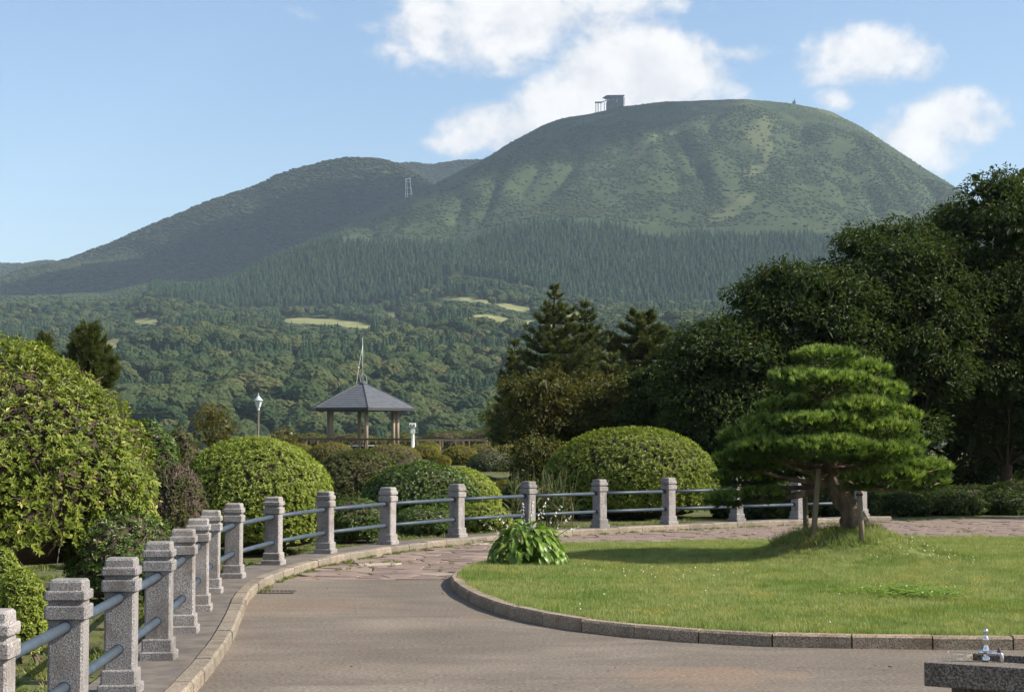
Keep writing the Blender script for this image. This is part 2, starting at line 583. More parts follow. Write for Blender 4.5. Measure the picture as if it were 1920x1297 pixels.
MAT['granite'] = granite('granite', (.095, .088, .088), (.252, .238, .236), (.43, .41, .405), 118)
MAT['kerb'] = granite('kerb_stone', (.105, .086, .067), (.215, .184, .147), (.34, .30, .245), 90)
MAT['kerb_brown'] = granite('kerb_stone_brown', (.11, .085, .06), (.26, .21, .155), (.42, .35, .27), 80)
MAT['trough'] = granite('trough_concrete', (.045, .04, .036), (.11, .098, .085), (.26, .235, .20), 110)
MAT['concrete'] = flat_mat('strip_concrete', [(.085, .072, .062), (.125, .108, .094), (.165, .142, .122)], 5, .9, bs=.4, bscale=90)


def asphalt():
    m, nt, b, out = new_mat('asphalt')
    big = noise(nt, .55, 5, .6)
    streak = noise(nt, 1.1, 7, .7, scl=(.45, 1.3, 1), dist=.6)
    grain = noise(nt, 32, 3, .65)
    grit = noise(nt, 48, 2, .6)
    c = ramp(nt, big, [(.3, (.115, .093, .074)), (.55, (.158, .131, .105)), (.75, (.202, .170, .136))])
    c = mixc(nt, M(nt, 'MULTIPLY', sstep(nt, streak, .40, .66), .7), c, (.096, .080, .065))
    c = mixc(nt, M(nt, 'MULTIPLY', sstep(nt, noise(nt, .9, 3, .6, scl=(1, 1, 1)), .62, .78), .6), c, (.21, .135, .085))
    t0 = N(nt, 'ShaderNodeTexCoord')
    for (sx_, sy_, rad_, col_, k_) in ((1.45, 13.2, .75, (.22, .140, .090), .42), (-2.1, 18.6, 1.0, (.19, .130, .088), .4), (.6, 14.0, .6, (.12, .10, .08), .5)):
        vd = N(nt, 'ShaderNodeVectorMath', operation='DISTANCE')
        nt.links.new(t0.outputs['Object'], vd.inputs[0])
        vd.inputs[1].default_value = (sx_, sy_, 0)
        dd_ = M(nt, 'ADD', M(nt, 'DIVIDE', vd.outputs['Value'], rad_), M(nt, 'MULTIPLY', M(nt, 'SUBTRACT', noise(nt, 3.0, 4), .5), 2.2))
        c = mixc(nt, M(nt, 'MULTIPLY', M(nt, 'SUBTRACT', 1.0, sstep(nt, dd_, .35, 1.1)), k_), c, col_)
    c = mixc(nt, 1.0, c, ramp(nt, grain, [(.34, (.66, .66, .66)), (.5, (1, 1, 1)), (.66, (1.42, 1.39, 1.33))]), 'MULTIPLY')
    c = mixc(nt, M(nt, 'MULTIPLY', sstep(nt, grit, .67, .72), .55), c, (.40, .36, .30))
    nt.links.new(c, b.inputs['Base Color'])
    b.inputs['Roughness'].default_value = .88
    b.inputs['Specular IOR Level'].default_value = .3
    bump(nt, b, grain, .6, .008)
    return m


MAT['asphalt'] = asphalt()
MAT['flag'] = None


def flagstone():
    m, nt, b, out = new_mat('flagstone')
    oi = N(nt, 'ShaderNodeObjectInfo')
    c = ramp(nt, oi.outputs['Random'], [(0, (.115, .082, .068)), (.4, (.165, .120, .098)), (.75, (.20, .150, .125)), (.95, (.22, .17, .14)), (.98, (.34, .28, .23)), (1, (.42, .36, .30))])
    c = mixc(nt, 1.0, c, ramp(nt, noise(nt, 7, 5, .65), [(.3, (.7, .7, .7)), (.7, (1.3, 1.25, 1.2))]), 'MULTIPLY')
    nt.links.new(c, b.inputs['Base Color'])
    b.inputs['Roughness'].default_value = .85
    bump(nt, b, noise(nt, 16, 5, .65), .6, .015)
    return m


MAT['flag'] = flagstone()
MAT['joint'] = flat_mat('joint_soil', [(.075, .055, .038), (.10, .085, .045), (.13, .11, .05)], 5, .95, bs=.5, bscale=40, bd=.02)
MAT['soil'] = flat_mat('garden_soil', [(.055, .038, .024), (.070, .068, .022), (.085, .105, .026), (.11, .085, .045)], 1.3, .95, detail=7, bs=.6, bscale=14, bd=.04)
MAT['lawn'] = flat_mat('lawn_soil', [(.075, .095, .022), (.105, .130, .030), (.14, .145, .045)], 1.8, .95, detail=7, bs=.4, bscale=30, bd=.02)
MAT['pipe'] = flat_mat('rail_paint', [(.036, .052, .072), (.056, .075, .098)], 9, .5, bs=0, spec=.3)
MAT['chrome'] = flat_mat('tap_chrome', [(.55, .55, .56), (.7, .7, .71)], 20, .18, bs=0, metallic=1.0)
MAT['iron'] = flat_mat('grate_iron', [(.05, .04, .035), (.10, .08, .065)], 30, .7, bs=.3)
MAT['slate'] = flat_mat('roof_slate', [(.075, .082, .095), (.11, .118, .132)], 3, .55, bs=.2)
MAT['ridge'] = flat_mat('roof_ridge', [(.06, .066, .075), (.09, .095, .105)], 5, .5, bs=0)
MAT['column'] = flat_mat('column_timber', [(.20, .155, .11), (.31, .25, .185)], 4, .75, scl=(1, 1, .2))
MAT['dark_timber'] = flat_mat('dark_timber', [(.070, .045, .032), (.13, .088, .062)], 5, .8)
MAT['sunlit_timber'] = flat_mat('sunlit_timber', [(.24, .18, .13), (.36, .29, .22)], 5, .8)  # the railing timber again, sunlight painted in as a paler colour
MAT['white_paint'] = flat_mat('white_paint', [(.70, .70, .68), (.80, .80, .78)], 8, .45, bs=0)
MAT['pole_metal'] = flat_mat('pole_metal', [(.50, .50, .50), (.62, .62, .62)], 8, .4, bs=0, metallic=.3)
MAT['lamp_post'] = flat_mat('lamp_post_paint', [(.13, .095, .075), (.19, .145, .115)], 8, .5, bs=0)
MAT['lamp_glass'] = flat_mat('lamp_glass', [(.45, .47, .47), (.6, .62, .62)], 8, .25, bs=0, spec=.6)
MAT['lamp_cap'] = flat_mat('lamp_cap', [(.36, .42, .44), (.46, .52, .54)], 8, .4, bs=0)
MAT['station'] = flat_mat('station_concrete', [(.085, .08, .085), (.13, .125, .13)], .2, .8, bs=0)
MAT['station_dark'] = flat_mat('station_roof', [(.03, .03, .035), (.05, .05, .055)], .2, .7, bs=0)
MAT['station_pale'] = flat_mat('station_canopy', [(.6, .6, .6), (.72, .72, .72)], .2, .6, bs=0)
MAT['steel'] = flat_mat('pylon_steel', [(.60, .64, .60), (.72, .75, .72)], 1, .5, bs=0)

# ------------------------------------------------------------------ ground of the garden


def gz(x, y):
    """height of the garden ground"""
    x = np.asarray(x, float); y = np.asarray(y, float)
    z = 0.75 * sst(y, 45, 105) - 0.10 + 0.10 * (fbm(x / 3.1, y / 3.1, 0, 3, 11) - .5) * sst(y, 30, 50)
    z = z - 9.0 * sst(np.abs(x), 55, 80) - 9.0 * sst(y, 134, 160) - 9.0 * sst(-y, 15, 40)
    return z


def gzf(x, y):
    return float(gz(np.array([x]), np.array([y]))[0])


# fence line (x, y) from behind the camera round to the trees on the right
FP = [(-2.30, 4.9), (-2.38, 6.8), (-2.47, 8.65), (-2.55, 10.5)]
for px, d in ((232, 12.35), (302, 14.2), (347, 16.1), (375, 18.1), (397, 20.1), (440, 22.2), (515, 24.5), (612, 26.85), (728, 29.05), (857, 31.05), (990, 32.8), (1124, 34.25), (1253, 35.5), (1380, 36.65), (1494, 37.75), (1612, 38.9)):
    FP.append(((px - 960) / F * d, d))
FP = np.array(FP) * .948
FC = catmull(np.concatenate([[[-2.2, 1.0], [-2.25, 3.0]], FP, [[9.0, 37.9], [10.8, 38.8], [14.2, 40.2]]]), 14)


def offset(P, o):
    T = unit(np.gradient(P, axis=0))
    R = np.stack([T[:, 1], -T[:, 0]], 1)
    return P + R * o


def fence_x(y, o=0.0):
    Q = offset(FC, o)
    return np.interp(y, Q[:, 1], Q[:, 0])


# ground sheet under the garden
xs = np.linspace(-82, 82, 165); ys = np.linspace(-42, 162, 205)
gx, gy = np.meshgrid(xs, ys)
zz = gz(gx, gy)
# keep it under the paved area
fl = np.interp(gy, FC[:, 1], FC[:, 0])
inpath = sst(gx - fl, -1.0, 0.6) * sst(gy, -18, -8) * (1 - sst(gy, 38, 44)) * (1 - sst(gx, 22, 30))
zz = zz * (1 - inpath) + (-0.12) * inpath
V = np.stack([gx, gy, zz], -1).reshape(-1, 3)
nx = len(xs)
i = (np.arange(len(ys) - 1)[:, None] * nx + np.arange(nx - 1)[None]).ravel()
ground = obj('garden_ground', build_mesh('garden_ground', V, [np.stack([i, i + 1, i + nx + 1, i + nx], 1)], MAT['soil'], smooth=True))
tag(ground, 'soil and rough grass of the garden round the shrubs', 'ground', kind='structure')

# plain reaching the horizon
m_plain, nt, b, _ = new_mat('plain_land')
nt.links.new(ramp(nt, noise(nt, .004, 6), [(.35, (.03, .045, .015)), (.65, (.06, .07, .025))]), b.inputs['Base Color'])
b.inputs['Roughness'].default_value = .95
mb = MB()
g = np.linspace(-7000, 7000, 15)
px_, py_ = np.meshgrid(g, g)
i = (np.arange(14)[:, None] * 15 + np.arange(14)[None]).ravel()
mb.add(np.stack([px_, py_, np.full_like(px_, -45.0)], -1).reshape(-1, 3), [np.stack([i, i + 1, i + 16, i + 15], 1)])
tag(mb.build('ground', m_plain), 'low land under the hills out to the horizon', 'ground', kind='structure')

# ------------------------------------------------------------------ mountain terrain


def cv(pts, px, sm=0):
    pts = np.asarray(pts, float)
    return np.interp(px, pts[:, 0], pts[:, 1])


PXS = np.concatenate([np.arange(-900, -60, 20), np.arange(-60, 1990, 4), np.arange(1990, 2901, 20)]).astype(float)


def zrow(pts, d):
    """heights along a ridge line given as rows seen from the garden"""
    y = cv(pts, PXS)
    k = np.hanning(9); k /= k.sum()
    y = np.convolve(np.pad(y, 4, 'edge'), k, 'valid')
    yc = -(y - 648.5) / F
    return CZ + d * (math.sin(PITCH) + math.cos(PITCH) * yc) / (math.cos(PITCH) - math.sin(PITCH) * yc)


one = np.ones_like(PXS)
rows = []
rows.append((112 * one, -14 * one))
rows.append((300 * one, -37 * one))
rows.append((560 * one, -22 * one))
rows.append((1100 * one, zrow([(-900, 705), (0, 705), (200, 703), (300, 694), (400, 690), (600, 686), (800, 684), (950, 674), (1250, 655), (1920, 640), (2900, 640)], 1100)))
rows.append((1500 * one, zrow([(-900, 640), (0, 662), (150, 660), (250, 645), (330, 626), (400, 616), (520, 622), (650, 632), (720, 634), (800, 616), (850, 592), (900, 596), (1000, 608), (1200, 600), (2900, 600)], 1500)))
rows.append((1800 * one, zrow([(-900, 600), (0, 630), (200, 614), (300, 603), (400, 602), (540, 602), (690, 606), (760, 600), (800, 578), (870, 562), (980, 575), (1200, 588), (2900, 580)], 1800)))
d6 = cv([(-900, 2050), (700, 2050), (1000, 1990), (2900, 1990)], PXS)
rows.append((d6, zrow([(-900, 570), (0, 588), (150, 584), (250, 568), (280, 556), (330, 564), (400, 580), (450, 592), (600, 586), (700, 576), (780, 560), (850, 528), (900, 538), (1000, 555), (1100, 580), (1300, 592), (1540, 585), (2900, 560)], d6)))
Y7 = [(-900, 550), (0, 562), (200, 558), (280, 540), (360, 548), (430, 540), (500, 505), (600, 462), (700, 460), (800, 464), (870, 462), (920, 446), (1000, 428), (1070, 422), (1200, 436), (1300, 442), (1540, 452), (1920, 480), (2900, 520)]
z7 = zrow(Y7, 2350)
rows.append((2350 * one, z7))
d8 = cv([(-900, 2650), (500, 2650), (700, 2800), (900, 3000), (1060, 3200), (1400, 3300), (2900, 3300)], PXS)
Y8 = [(-900, 548), (0, 558), (200, 552), (280, 534), (400, 528), (500, 488), (600, 440), (700, 394), (800, 352), (850, 324), (900, 301), (950, 270), (1000, 242), (1030, 228), (1060, 219), (1120, 209), (1170, 197), (1250, 189), (1330, 186), (1400, 184), (1480, 191), (1560, 206), (1620, 236), (1680, 276), (1740, 316), (1795, 348), (1920, 428), (2300, 580), (2900, 640)]
z8 = zrow(Y8, d8)
for fr, bu in ((.35, .0), (.72, .055)):
    rows.append((2350 + (d8 - 2350) * fr, z7 + (z8 - z7) * (fr + bu)))
rows.append((d8, z8))
drop = cv([(-900, 0), (200, 0), (300, 10), (400, 45), (600, 85), (2900, 130)], PXS)
rows.append((d8 + 330, z8 - drop))
z10 = zrow([(-900, 770), (-300, 645), (0, 531), (50, 511), (100, 491), (200, 456), (300, 411), (400, 369), (450, 354), (480, 344), (520, 322), (600, 299), (650, 291), (700, 292), (745, 302), (800, 335), (900, 410), (2900, 520)], 3900)
rows.append((3900 * one, z10))
rows.append((4350 * one, z10 - 140))
rows.append((4950 * one, zrow([(-900, 520), (-100, 482), (0, 487), (40, 489), (80, 483), (120, 485), (170, 520), (300, 560), (600, 420), (700, 330), (745, 300), (780, 297), (810, 302), (850, 293), (920, 289), (1000, 300), (1200, 340), (2900, 430)], 4950)))
rows.append((5800 * one, -30 * one))
D = np.stack([r[0] for r in rows]); Z = np.stack([r[1] for r in rows])
TT = np.concatenate([np.linspace(112, 600, 14), np.linspace(630, 1500, 60), np.linspace(1512, 3450, 160), np.linspace(3475, 5000, 62), np.linspace(5060, 5800, 8)])
ZG = np.empty((len(TT), len(PXS)))
for j in range(len(PXS)):
    ZG[:, j] = np.interp(TT, D[:, j], Z[:, j])
ks = np.array([.06, .24, .4, .24, .06])
ZS = np.stack([np.convolve(np.pad(ZG[:, j], 2, 'edge'), ks, 'valid') for j in range(len(PXS))], 1)
ZG = np.where(TT[:, None] > 600, ZS, ZG)
XG = TT[:, None] * (PXS[None] - 960) / F
YG = np.repeat(TT[:, None], len(PXS), 1)
# gullies and knolls, fading towards the ridge lines that make the skyline
fr8 = (YG - 2350) / (d8[None] - 2350)
wmain = np.clip(sst(fr8, .0, .3) * (1 - sst(fr8, .75, 1.0)), 0, 1) * sst(PXS[None], 480, 700)
warp = (fbm(XG / 160, YG / 260, 0, 3, 3) - .5) * 170
gul = np.abs(vn3((XG + warp) / 125 + 20, YG / 900 + 3, 0.0, 5) - .5) * 2
ZG += wmain * (gul - .45) * 36
gul2 = np.abs(vn3((XG + warp * .6) / 52 + 9, YG / 300 + 1, 0.0, 8) - .5) * 2
ZG += wmain * (gul2 - .45) * 15
wleft = sst(YG, d8[None] + 250, d8[None] + 420) * (1 - sst(YG, 3720, 3890)) * (1 - sst(PXS[None], 720, 800))
gulL = np.abs(vn3((XG + warp) / 210 + 40, YG / 700 + 3, 0.0, 15) - .5) * 2
ZG += wleft * (gulL - .45) * 60
wlow = sst(YG, 620, 800) * (1 - sst(YG, 1900, 2050))
ZG += wlow * (fbm(XG / 70, YG / 90, 0, 4, 21) - .5) * 16
wpl = sst(YG, 2000, 2100) * (1 - sst(fr8, .0, .2))
ZG += wpl * (fbm(XG / 110, YG / 300, 0, 3, 31) - .5) * 16
ZG += sst(YG, 2300, 2500) * (fbm(XG / 28, YG / 28, 0, 3, 41) - .5) * 5 * (1 - .6 * sst(fr8, .85, 1.0) * (1 - sst(fr8, 1.0, 1.1)))


def project(x, y, z):
    dy = y * math.cos(PITCH) + (z - CZ) * math.sin(PITCH)
    up = -y * math.sin(PITCH) + (z - CZ) * math.cos(PITCH)
    return 960 + F * x / dy, 648.5 - F * up / dy


PXG, PYG = project(XG, YG, ZG)


def blob(px, py, cx, cy, hw, hh, ang=0.0):
    c, s = math.cos(ang), math.sin(ang)
    dx, dy = px - cx, py - cy
    a, b_ = (dx * c + dy * s) / hw, (-dx * s + dy * c) / hh
    return np.clip(1.25 - (a * a + b_ * b_), 0, 1)


# open grass: golf fairways and pasture low down, bare grassy ribs high up
MEADOWS = [(600, 604, 75, 7, .05), (668, 610, 30, 7, .1), (845, 561, 24, 4, 0), (890, 564, 42, 5, .12), (965, 577, 36, 6, .15), (935, 600, 50, 7, .16), (1010, 608, 40, 6, .1), (208, 646, 28, 9, -.2), (275, 603, 26, 7, 0), (735, 590, 16, 6, 0), (1085, 592, 30, 5, 0)]
RIBS = [(1425, 245, 26, 34, .3), (1440, 285, 9, 30, .35), (1418, 318, 34, 12, -.5), (1200, 288, 22, 8, -.6), (1310, 205, 18, 6, .3), (1215, 265, 40, 10, -.4), (1330, 192, 120, 10, .0), (1560, 212, 50, 7, .35), (1390, 382, 46, 12, -.5), (1360, 405, 40, 9, -.3), (1110, 222, 60, 8, -.2), (1280, 240, 30, 9, -.5)]


def mask(lst, px, py):
    m = np.zeros_like(px)
    for c in lst:
        m = np.maximum(m, blob(px, py, *c))
    return m


nmask = fbm(XG / 22, YG / 30, 0, 3, 51)
meadow = sst(mask(MEADOWS, PXG, PYG), .15, .5) * (YG < 2300)
rib = sst(mask(RIBS, PXG, PYG) + (nmask - .5) * 2.4, .35, 1.0) * (YG > 2400)

V = np.stack([XG, YG, ZG], -1).reshape(-1, 3)
nx = len(PXS)
i = (np.arange(len(TT) - 1)[:, None] * nx + np.arange(nx - 1)[None]).ravel()
m_mt, nt, b, _ = new_mat('mountain_cover')
c = ramp(nt, noise(nt, .02, 7, .62), [(.3, (.022, .037, .015)), (.5, (.033, .049, .019)), (.7, (.047, .061, .025))])
c = mixc(nt, M(nt, 'MULTIPLY', sstep(nt, noise(nt, .11, 4, .6), .5, .66), .6), c, (.030, .048, .018))
a_m = N(nt, 'ShaderNodeAttribute', attribute_name='meadow')
a_r = N(nt, 'ShaderNodeAttribute', attribute_name='rib')
c = mixc(nt, a_m.outputs['Fac'], c, ramp(nt, noise(nt, .05, 4), [(.3, (.13, .15, .055)), (.7, (.235, .22, .10))]))
c = mixc(nt, M(nt, 'MULTIPLY', a_r.outputs['Fac'], .42), c, ramp(nt, noise(nt, .08, 4), [(.3, (.085, .10, .04)), (.7, (.15, .14, .075))]))
nt.links.new(c, b.inputs['Base Color'])
b.inputs['Roughness'].default_value = .95
b.inputs['Specular IOR Level'].default_value = .1
bump(nt, b, noise(nt, .16, 5, .65), .5, 2.0)
me = build_mesh('mountain', V, [np.stack([i, i + 1, i + nx + 1, i + nx], 1)], m_mt, smooth=True)
for nm, arr in (('meadow', meadow), ('rib', rib)):
    a_ = me.attributes.new(nm, 'FLOAT', 'POINT')
    a_.data.foreach_set('value', arr.ravel().astype(np.float32))
mountain = tag(obj('mountain', me), 'green domed mountain with a long left shoulder and wooded foothills', 'mountain', kind='structure')


def terr(px, d):
    """terrain height (bilinear) at columns px and depths d"""
    j = np.clip(np.interp(px, PXS, np.arange(len(PXS))), 0, len(PXS) - 1.001)
    k = np.clip(np.interp(d, TT, np.arange(len(TT))), 0, len(TT) - 1.001)
    j0 = j.astype(int); k0 = k.astype(int); fj = j - j0; fk = k - k0
    return (ZG[k0, j0] * (1 - fj) + ZG[k0, j0 + 1] * fj) * (1 - fk) + (ZG[k0 + 1, j0] * (1 - fj) + ZG[k0 + 1, j0 + 1] * fj) * fk


# ------------------------------------------------------------------ scatter of uncountable stuff
PROTO_N = [0]


def scatter(name, label, cat, protos, P, idx, rz, sc, mats=None):
    """one object: the protos instanced on points (uncountable vegetation)"""
    coll = bpy.data.collections.new(name + '_kinds')
    for k, me_ in enumerate(protos):
        o = bpy.data.objects.new('%s_kind_%02d' % (name, k), me_)
        coll.objects.link(o)
    me_ = bpy.data.meshes.new(name)
    me_.vertices.add(len(P))
    me_.vertices.foreach_set('co', np.asarray(P, np.float32).ravel())
    a = me_.attributes.new('idx', 'INT', 'POINT'); a.data.foreach_set('value', np.asarray(idx, np.int32))
    a = me_.attributes.new('rot', 'FLOAT_VECTOR', 'POINT')
    r3 = np.zeros((len(P), 3), np.float32); r3[:, 2] = rz
    a.data.foreach_set('vector', r3.ravel())
    a = me_.attributes.new('scl', 'FLOAT_VECTOR', 'POINT')
    s3 = np.asarray(sc, np.float32)
    if s3.ndim == 1:
        s3 = np.repeat(s3[:, None], 3, 1)
    a.data.foreach_set('vector', s3.ravel())
    o = obj(name, me_)
    ng = bpy.data.node_groups.new(name, 'GeometryNodeTree')
    ng.interface.new_socket('Geometry', in_out='INPUT', socket_type='NodeSocketGeometry')
    ng.interface.new_socket('Geometry', in_out='OUTPUT', socket_type='NodeSocketGeometry')
    gi = ng.nodes.new('NodeGroupInput'); go = ng.nodes.new('NodeGroupOutput')
    ci = ng.nodes.new('GeometryNodeCollectionInfo')
    ci.inputs['Collection'].default_value = coll
    ci.inputs['Separate Children'].default_value = True
    ci.inputs['Reset Children'].default_value = True
    ip = ng.nodes.new('GeometryNodeInstanceOnPoints')
    ip.inputs['Pick Instance'].default_value = True

    def named(nm, dt):
        n = ng.nodes.new('GeometryNodeInputNamedAttribute')
        n.data_type = dt
        n.inputs['Name'].default_value = nm
        return n.outputs[0]
    ng.links.new(gi.outputs[0], ip.inputs['Points'])
    ng.links.new(ci.outputs[0], ip.inputs['Instance'])
    ng.links.new(named('idx', 'INT'), ip.inputs['Instance Index'])
    ng.links.new(named('rot', 'FLOAT_VECTOR'), ip.inputs['Rotation'])
    ng.links.new(named('scl', 'FLOAT_VECTOR'), ip.inputs['Scale'])
    ng.links.new(ip.outputs[0], go.inputs[0])
    md = o.modifiers.new('scatter', 'NODES')
    md.node_group = ng
    return tag(o, label, cat, kind='stuff')


def ico(n=2):
    bm = bmesh.new()
    bmesh.ops.create_icosphere(bm, subdivisions=n, radius=1.0)
    V = np.array([v.co for v in bm.verts]); Fc = np.array([[v.index for v in f.verts] for f in bm.faces])
    bm.free()
    return V, Fc


ICO1, ICO2 = ico(1), ico(2)


ICO4 = ico(4)


def far_broad(seed, flat=1.0):
    """a whole far tree: one crown of billowing lobes with leaf sprays; height 1"""
    mb = MB()
    mb.tube([[0, 0, -.15], [0, 0, .45]], [.035, .02], 5)
    S, Fc = ICO4
    lob = np.maximum.reduce([np.clip(1 - ((S - unit(q)) ** 2).sum(1) / .75, 0, 1) for q in rand_dirs(11)])
    r = .66 + .30 * lob ** .6 + .16 * (fbm(S[:, 0] * 5 + seed * 3, S[:, 1] * 5, S[:, 2] * 5, 3, seed) - .5) * 2
    r = r + .10 * (fbm(S[:, 0] * 13 + seed, S[:, 1] * 13, S[:, 2] * 13, 2, seed + 9) - .5) * 2
    V_ = S * r[:, None] * np.array([.44, .44, .40 * flat]) + [0, 0, .58]
    mb.add(V_, [Fc], np.clip(.4 + RNG.normal(0, .12, len(V_)), 0, 1))
    d = rand_dirs(320); d[:, 2] = np.abs(d[:, 2]) - .25; d = unit(d)
    k = np.argmax(d @ S.T, 1)
    mb.leaves(V_[k] - d * .02, d + rand_dirs(320) * .8, d, .042, .034, .2, r=np.clip(.42 + RNG.normal(0, .15, 320), 0, 1))
    return mb.mesh('far_tree', MAT['far_broad'])


def far_cedar(seed, w=.17):
    mb = MB()
    mb.tube([[0, 0, -.1], [0, 0, .9]], [.02, .005], 5)
    lv = 9
    for k in range(lv):
        t = k / (lv - 1)
        z = .16 + .80 * t
        r = w * (1 - t) ** .6 + .012
        n = 9
        a = np.arange(n) * 2 * math.pi / n + k * .4 + seed
        jit = RNG.uniform(.75, 1.15, n)
        tip = np.stack([np.cos(a) * r * jit, np.sin(a) * r * jit, np.full(n, z - .055) + RNG.uniform(-.015, .015, n)], 1)
        V_ = np.concatenate([[[0, 0, z + .09]], tip])
        mb.add(V_, [[[0, 1 + q, 1 + (q + 1) % n] for q in range(n)]], RNG.random(len(V_)))
    return mb.mesh('far_cedar', MAT['far_cedar'])


def far_bush(seed, mat='far_scrub'):
    mb = MB()
    for k in range(3):
        a = k * 2.1 + seed
        c = np.array([math.cos(a) * .28, math.sin(a) * .28, RNG.uniform(.16, .3)])
        s = np.array([1, 1, .62]) * RNG.uniform(.34, .5)
        mb.add(c + ICO1[0] * s * (1 + .35 * (RNG.random((len(ICO1[0]), 1)) - .5)), [ICO1[1]], RNG.random(len(ICO1[0])))
    return mb.mesh('far_bush', MAT[mat])


broad_p = [far_broad(k, RNG.uniform(.7, 1.25)) for k in range(11)]
cedar_p = [far_cedar(k, w) for k, w in enumerate((.15, .18, .16, .2))]
bush_p = [far_bush(k) for k in range(5)]
shoulder_p = [far_bush(k + 10, 'far_shoulder') for k in range(6)]


def grid_pts(x0, x1, d0, d1, step, jit=.8):
    """jittered ground points of the hillside, x in columns, returned as columns, depths"""
    out = []
    d = d0
    while d < d1:
        s = step * F / d
        xx = np.arange(x0, x1, s)
        out.append(np.stack([xx + RNG.uniform(-.5, .5, len(xx)) * s * jit, d + RNG.uniform(-.5, .5, len(xx)) * step * jit], 1))
        d += step * .9
    q = np.concatenate(out)
    return q[:, 0], q[:, 1]


def lay(px, d):
    z = terr(px, d)
    X = d * (px - 960) / F
    return np.stack([X, d, z], 1), project(X, d, z)


# near wood: broadleaved with bands of conifers
px, d = grid_pts(-500, 2300, 610, 2080, 9.6)
P, (qx, qy) = lay(px, d)
open_ = np.maximum.reduce([mask(MEADOWS, qx, qy - q_) for q_ in (0, 8, 16, 24)]) > .08
fair = mask(MEADOWS, qx, qy) > .05
con = fbm(P[:, 0] / 70, P[:, 1] / 60, 0, 3, 61)
band = ((d > 1010) & (d < 1190) & (con > .44)) | ((d > 1440) & (d < 1530) & (qx > 380) & (qx < 560)) | (con > .62) | (hsh(np.arange(len(d)), np.arange(len(d)) * 7, np.zeros(len(d), np.int64), 5) > .93) | ((d > 640) & (d < 700) & (con > .5))
keep = (~open_) & ~((qx > 280) & (d > 1980) & (qx < 1700)) & (RNG.random(len(d)) > .12)
sel = keep & ~band
n = sel.sum()
low = np.where(d[sel] > 1300, .72, 1.0)
scl = RNG.uniform(8, 18, n) * low
scatter('broadleaf_wood', 'mixed green and russet broadleaved wood covering the lower hillside', 'wood', broad_p, P[sel] - [0, 0, .6], RNG.integers(0, 11, n), RNG.uniform(0, 6.28, n), np.stack([scl * RNG.uniform(.95, 1.35, n), scl * RNG.uniform(.95, 1.35, n), scl], 1))
sel = keep & band
n = sel.sum()
scl = RNG.uniform(10, 16, n)
nb_ = open_ & ~fair & (RNG.random(len(d)) < .8)
n_ = nb_.sum()
sb_ = RNG.uniform(3.0, 5.5, n_)
scatter('hill_bushes', 'low bushes below the pale fairways on the hillside', 'scrub', bush_p, P[nb_] - [0, 0, .3], RNG.integers(0, 5, n_), RNG.uniform(0, 6.28, n_), np.stack([sb_ * 1.5, sb_ * 1.5, sb_], 1))
scatter('conifer_belt', 'dark green conifers in bands through the lower wood', 'wood', cedar_p, P[sel] - [0, 0, .6], RNG.integers(0, 4, n), RNG.uniform(0, 6.28, n), np.stack([scl * 1.35, scl * 1.35, scl], 1))

# cedar plantation, planted in rows
px, d = grid_pts(240, 1950, 1970, 2640, 7.0, .85)
P, (qx, qy) = lay(px, d)
y7 = cv(Y7, qx)
inside = (d < 2345 + 60 * (fbm(P[:, 0] / 60, P[:, 1] * 0, 0, 2, 71) - .5) + np.where(qx < 640, 60, 0))
foot = cv([(240, 2080), (280, 2060), (400, 2075), (560, 2060), (780, 2040), (850, 2090), (920, 2080), (1000, 2030), (1100, 1980), (1950, 1975)], qx)
inside &= d > foot + 25 * (fbm(P[:, 0] / 40, P[:, 1] * 0, 3, 2, 73) - .5)
inside &= ~((np.abs(qx - cv([(0, 900), (400, 860), (470, 905), (540, 835), (900, 800)], qy)) < 6) & (qy > 455))
inside &= qx > cv([(400, 300), (520, 280), (600, 285)], qy)
inside &= RNG.random(len(d)) > .07
n = inside.sum()
scl = RNG.uniform(8.5, 15, n) * (.8 + .5 * fbm(P[inside][:, 0] / 45, P[inside][:, 1] / 45, 0, 2, 77))
scatter('cedar_plantation', 'dense dark cedar plantation in rows on the mountain foot', 'wood', cedar_p, P[inside] - [0, 0, .5], RNG.integers(0, 4, n), RNG.uniform(0, 6.28, n), np.stack([scl * 1.45, scl * 1.45, scl * 1.1], 1))
in_pl = lambda qx, d: (d < 2345) & (qx > 280)

# scrub on the open mountain, low forest on the left shoulder
px, d = grid_pts(-200, 1990, 2090, 3330, 6.0)
P, (qx, qy) = lay(px, d)
d8p = np.interp(qx, PXS, d8)
frp = (d - 2350) / (d8p - 2350)
dn = fbm(P[:, 0] / 45, P[:, 1] / 60, 0, 3, 81)
ribm = mask(RIBS, qx, qy) + (dn - .5) * .8
thin = np.clip(.25 + .75 * sst(dn, .40, .55) - .55 * sst(frp, .55, 1.0), .08, 1)
keep = ~((d < 2400) & (qx > 270)) & (d < d8p + 30) & (ribm < RNG.uniform(.3, 1.25, len(d))) & (RNG.random(len(d)) < thin)
n = keep.sum()
scl = RNG.uniform(2.4, 5.6, n) * np.where(frp[keep] > .8, .55, 1.0)
scatter('mountain_scrub', 'low green scrub and bushes on the open mountain side', 'scrub', bush_p, P[keep] - [0, 0, .4], RNG.integers(0, 5, n), RNG.uniform(0, 6.28, n), scl)
px, d = grid_pts(-400, 1050, 2660, 4980, 8.0)
P, (qx, qy) = lay(px, d)
d8p = np.interp(qx, PXS, d8)
keep = (d > d8p + 60) & (RNG.random(len(d)) > .1) & (qy < 640)
n = keep.sum()
scl = RNG.uniform(5.0, 10.5, n)
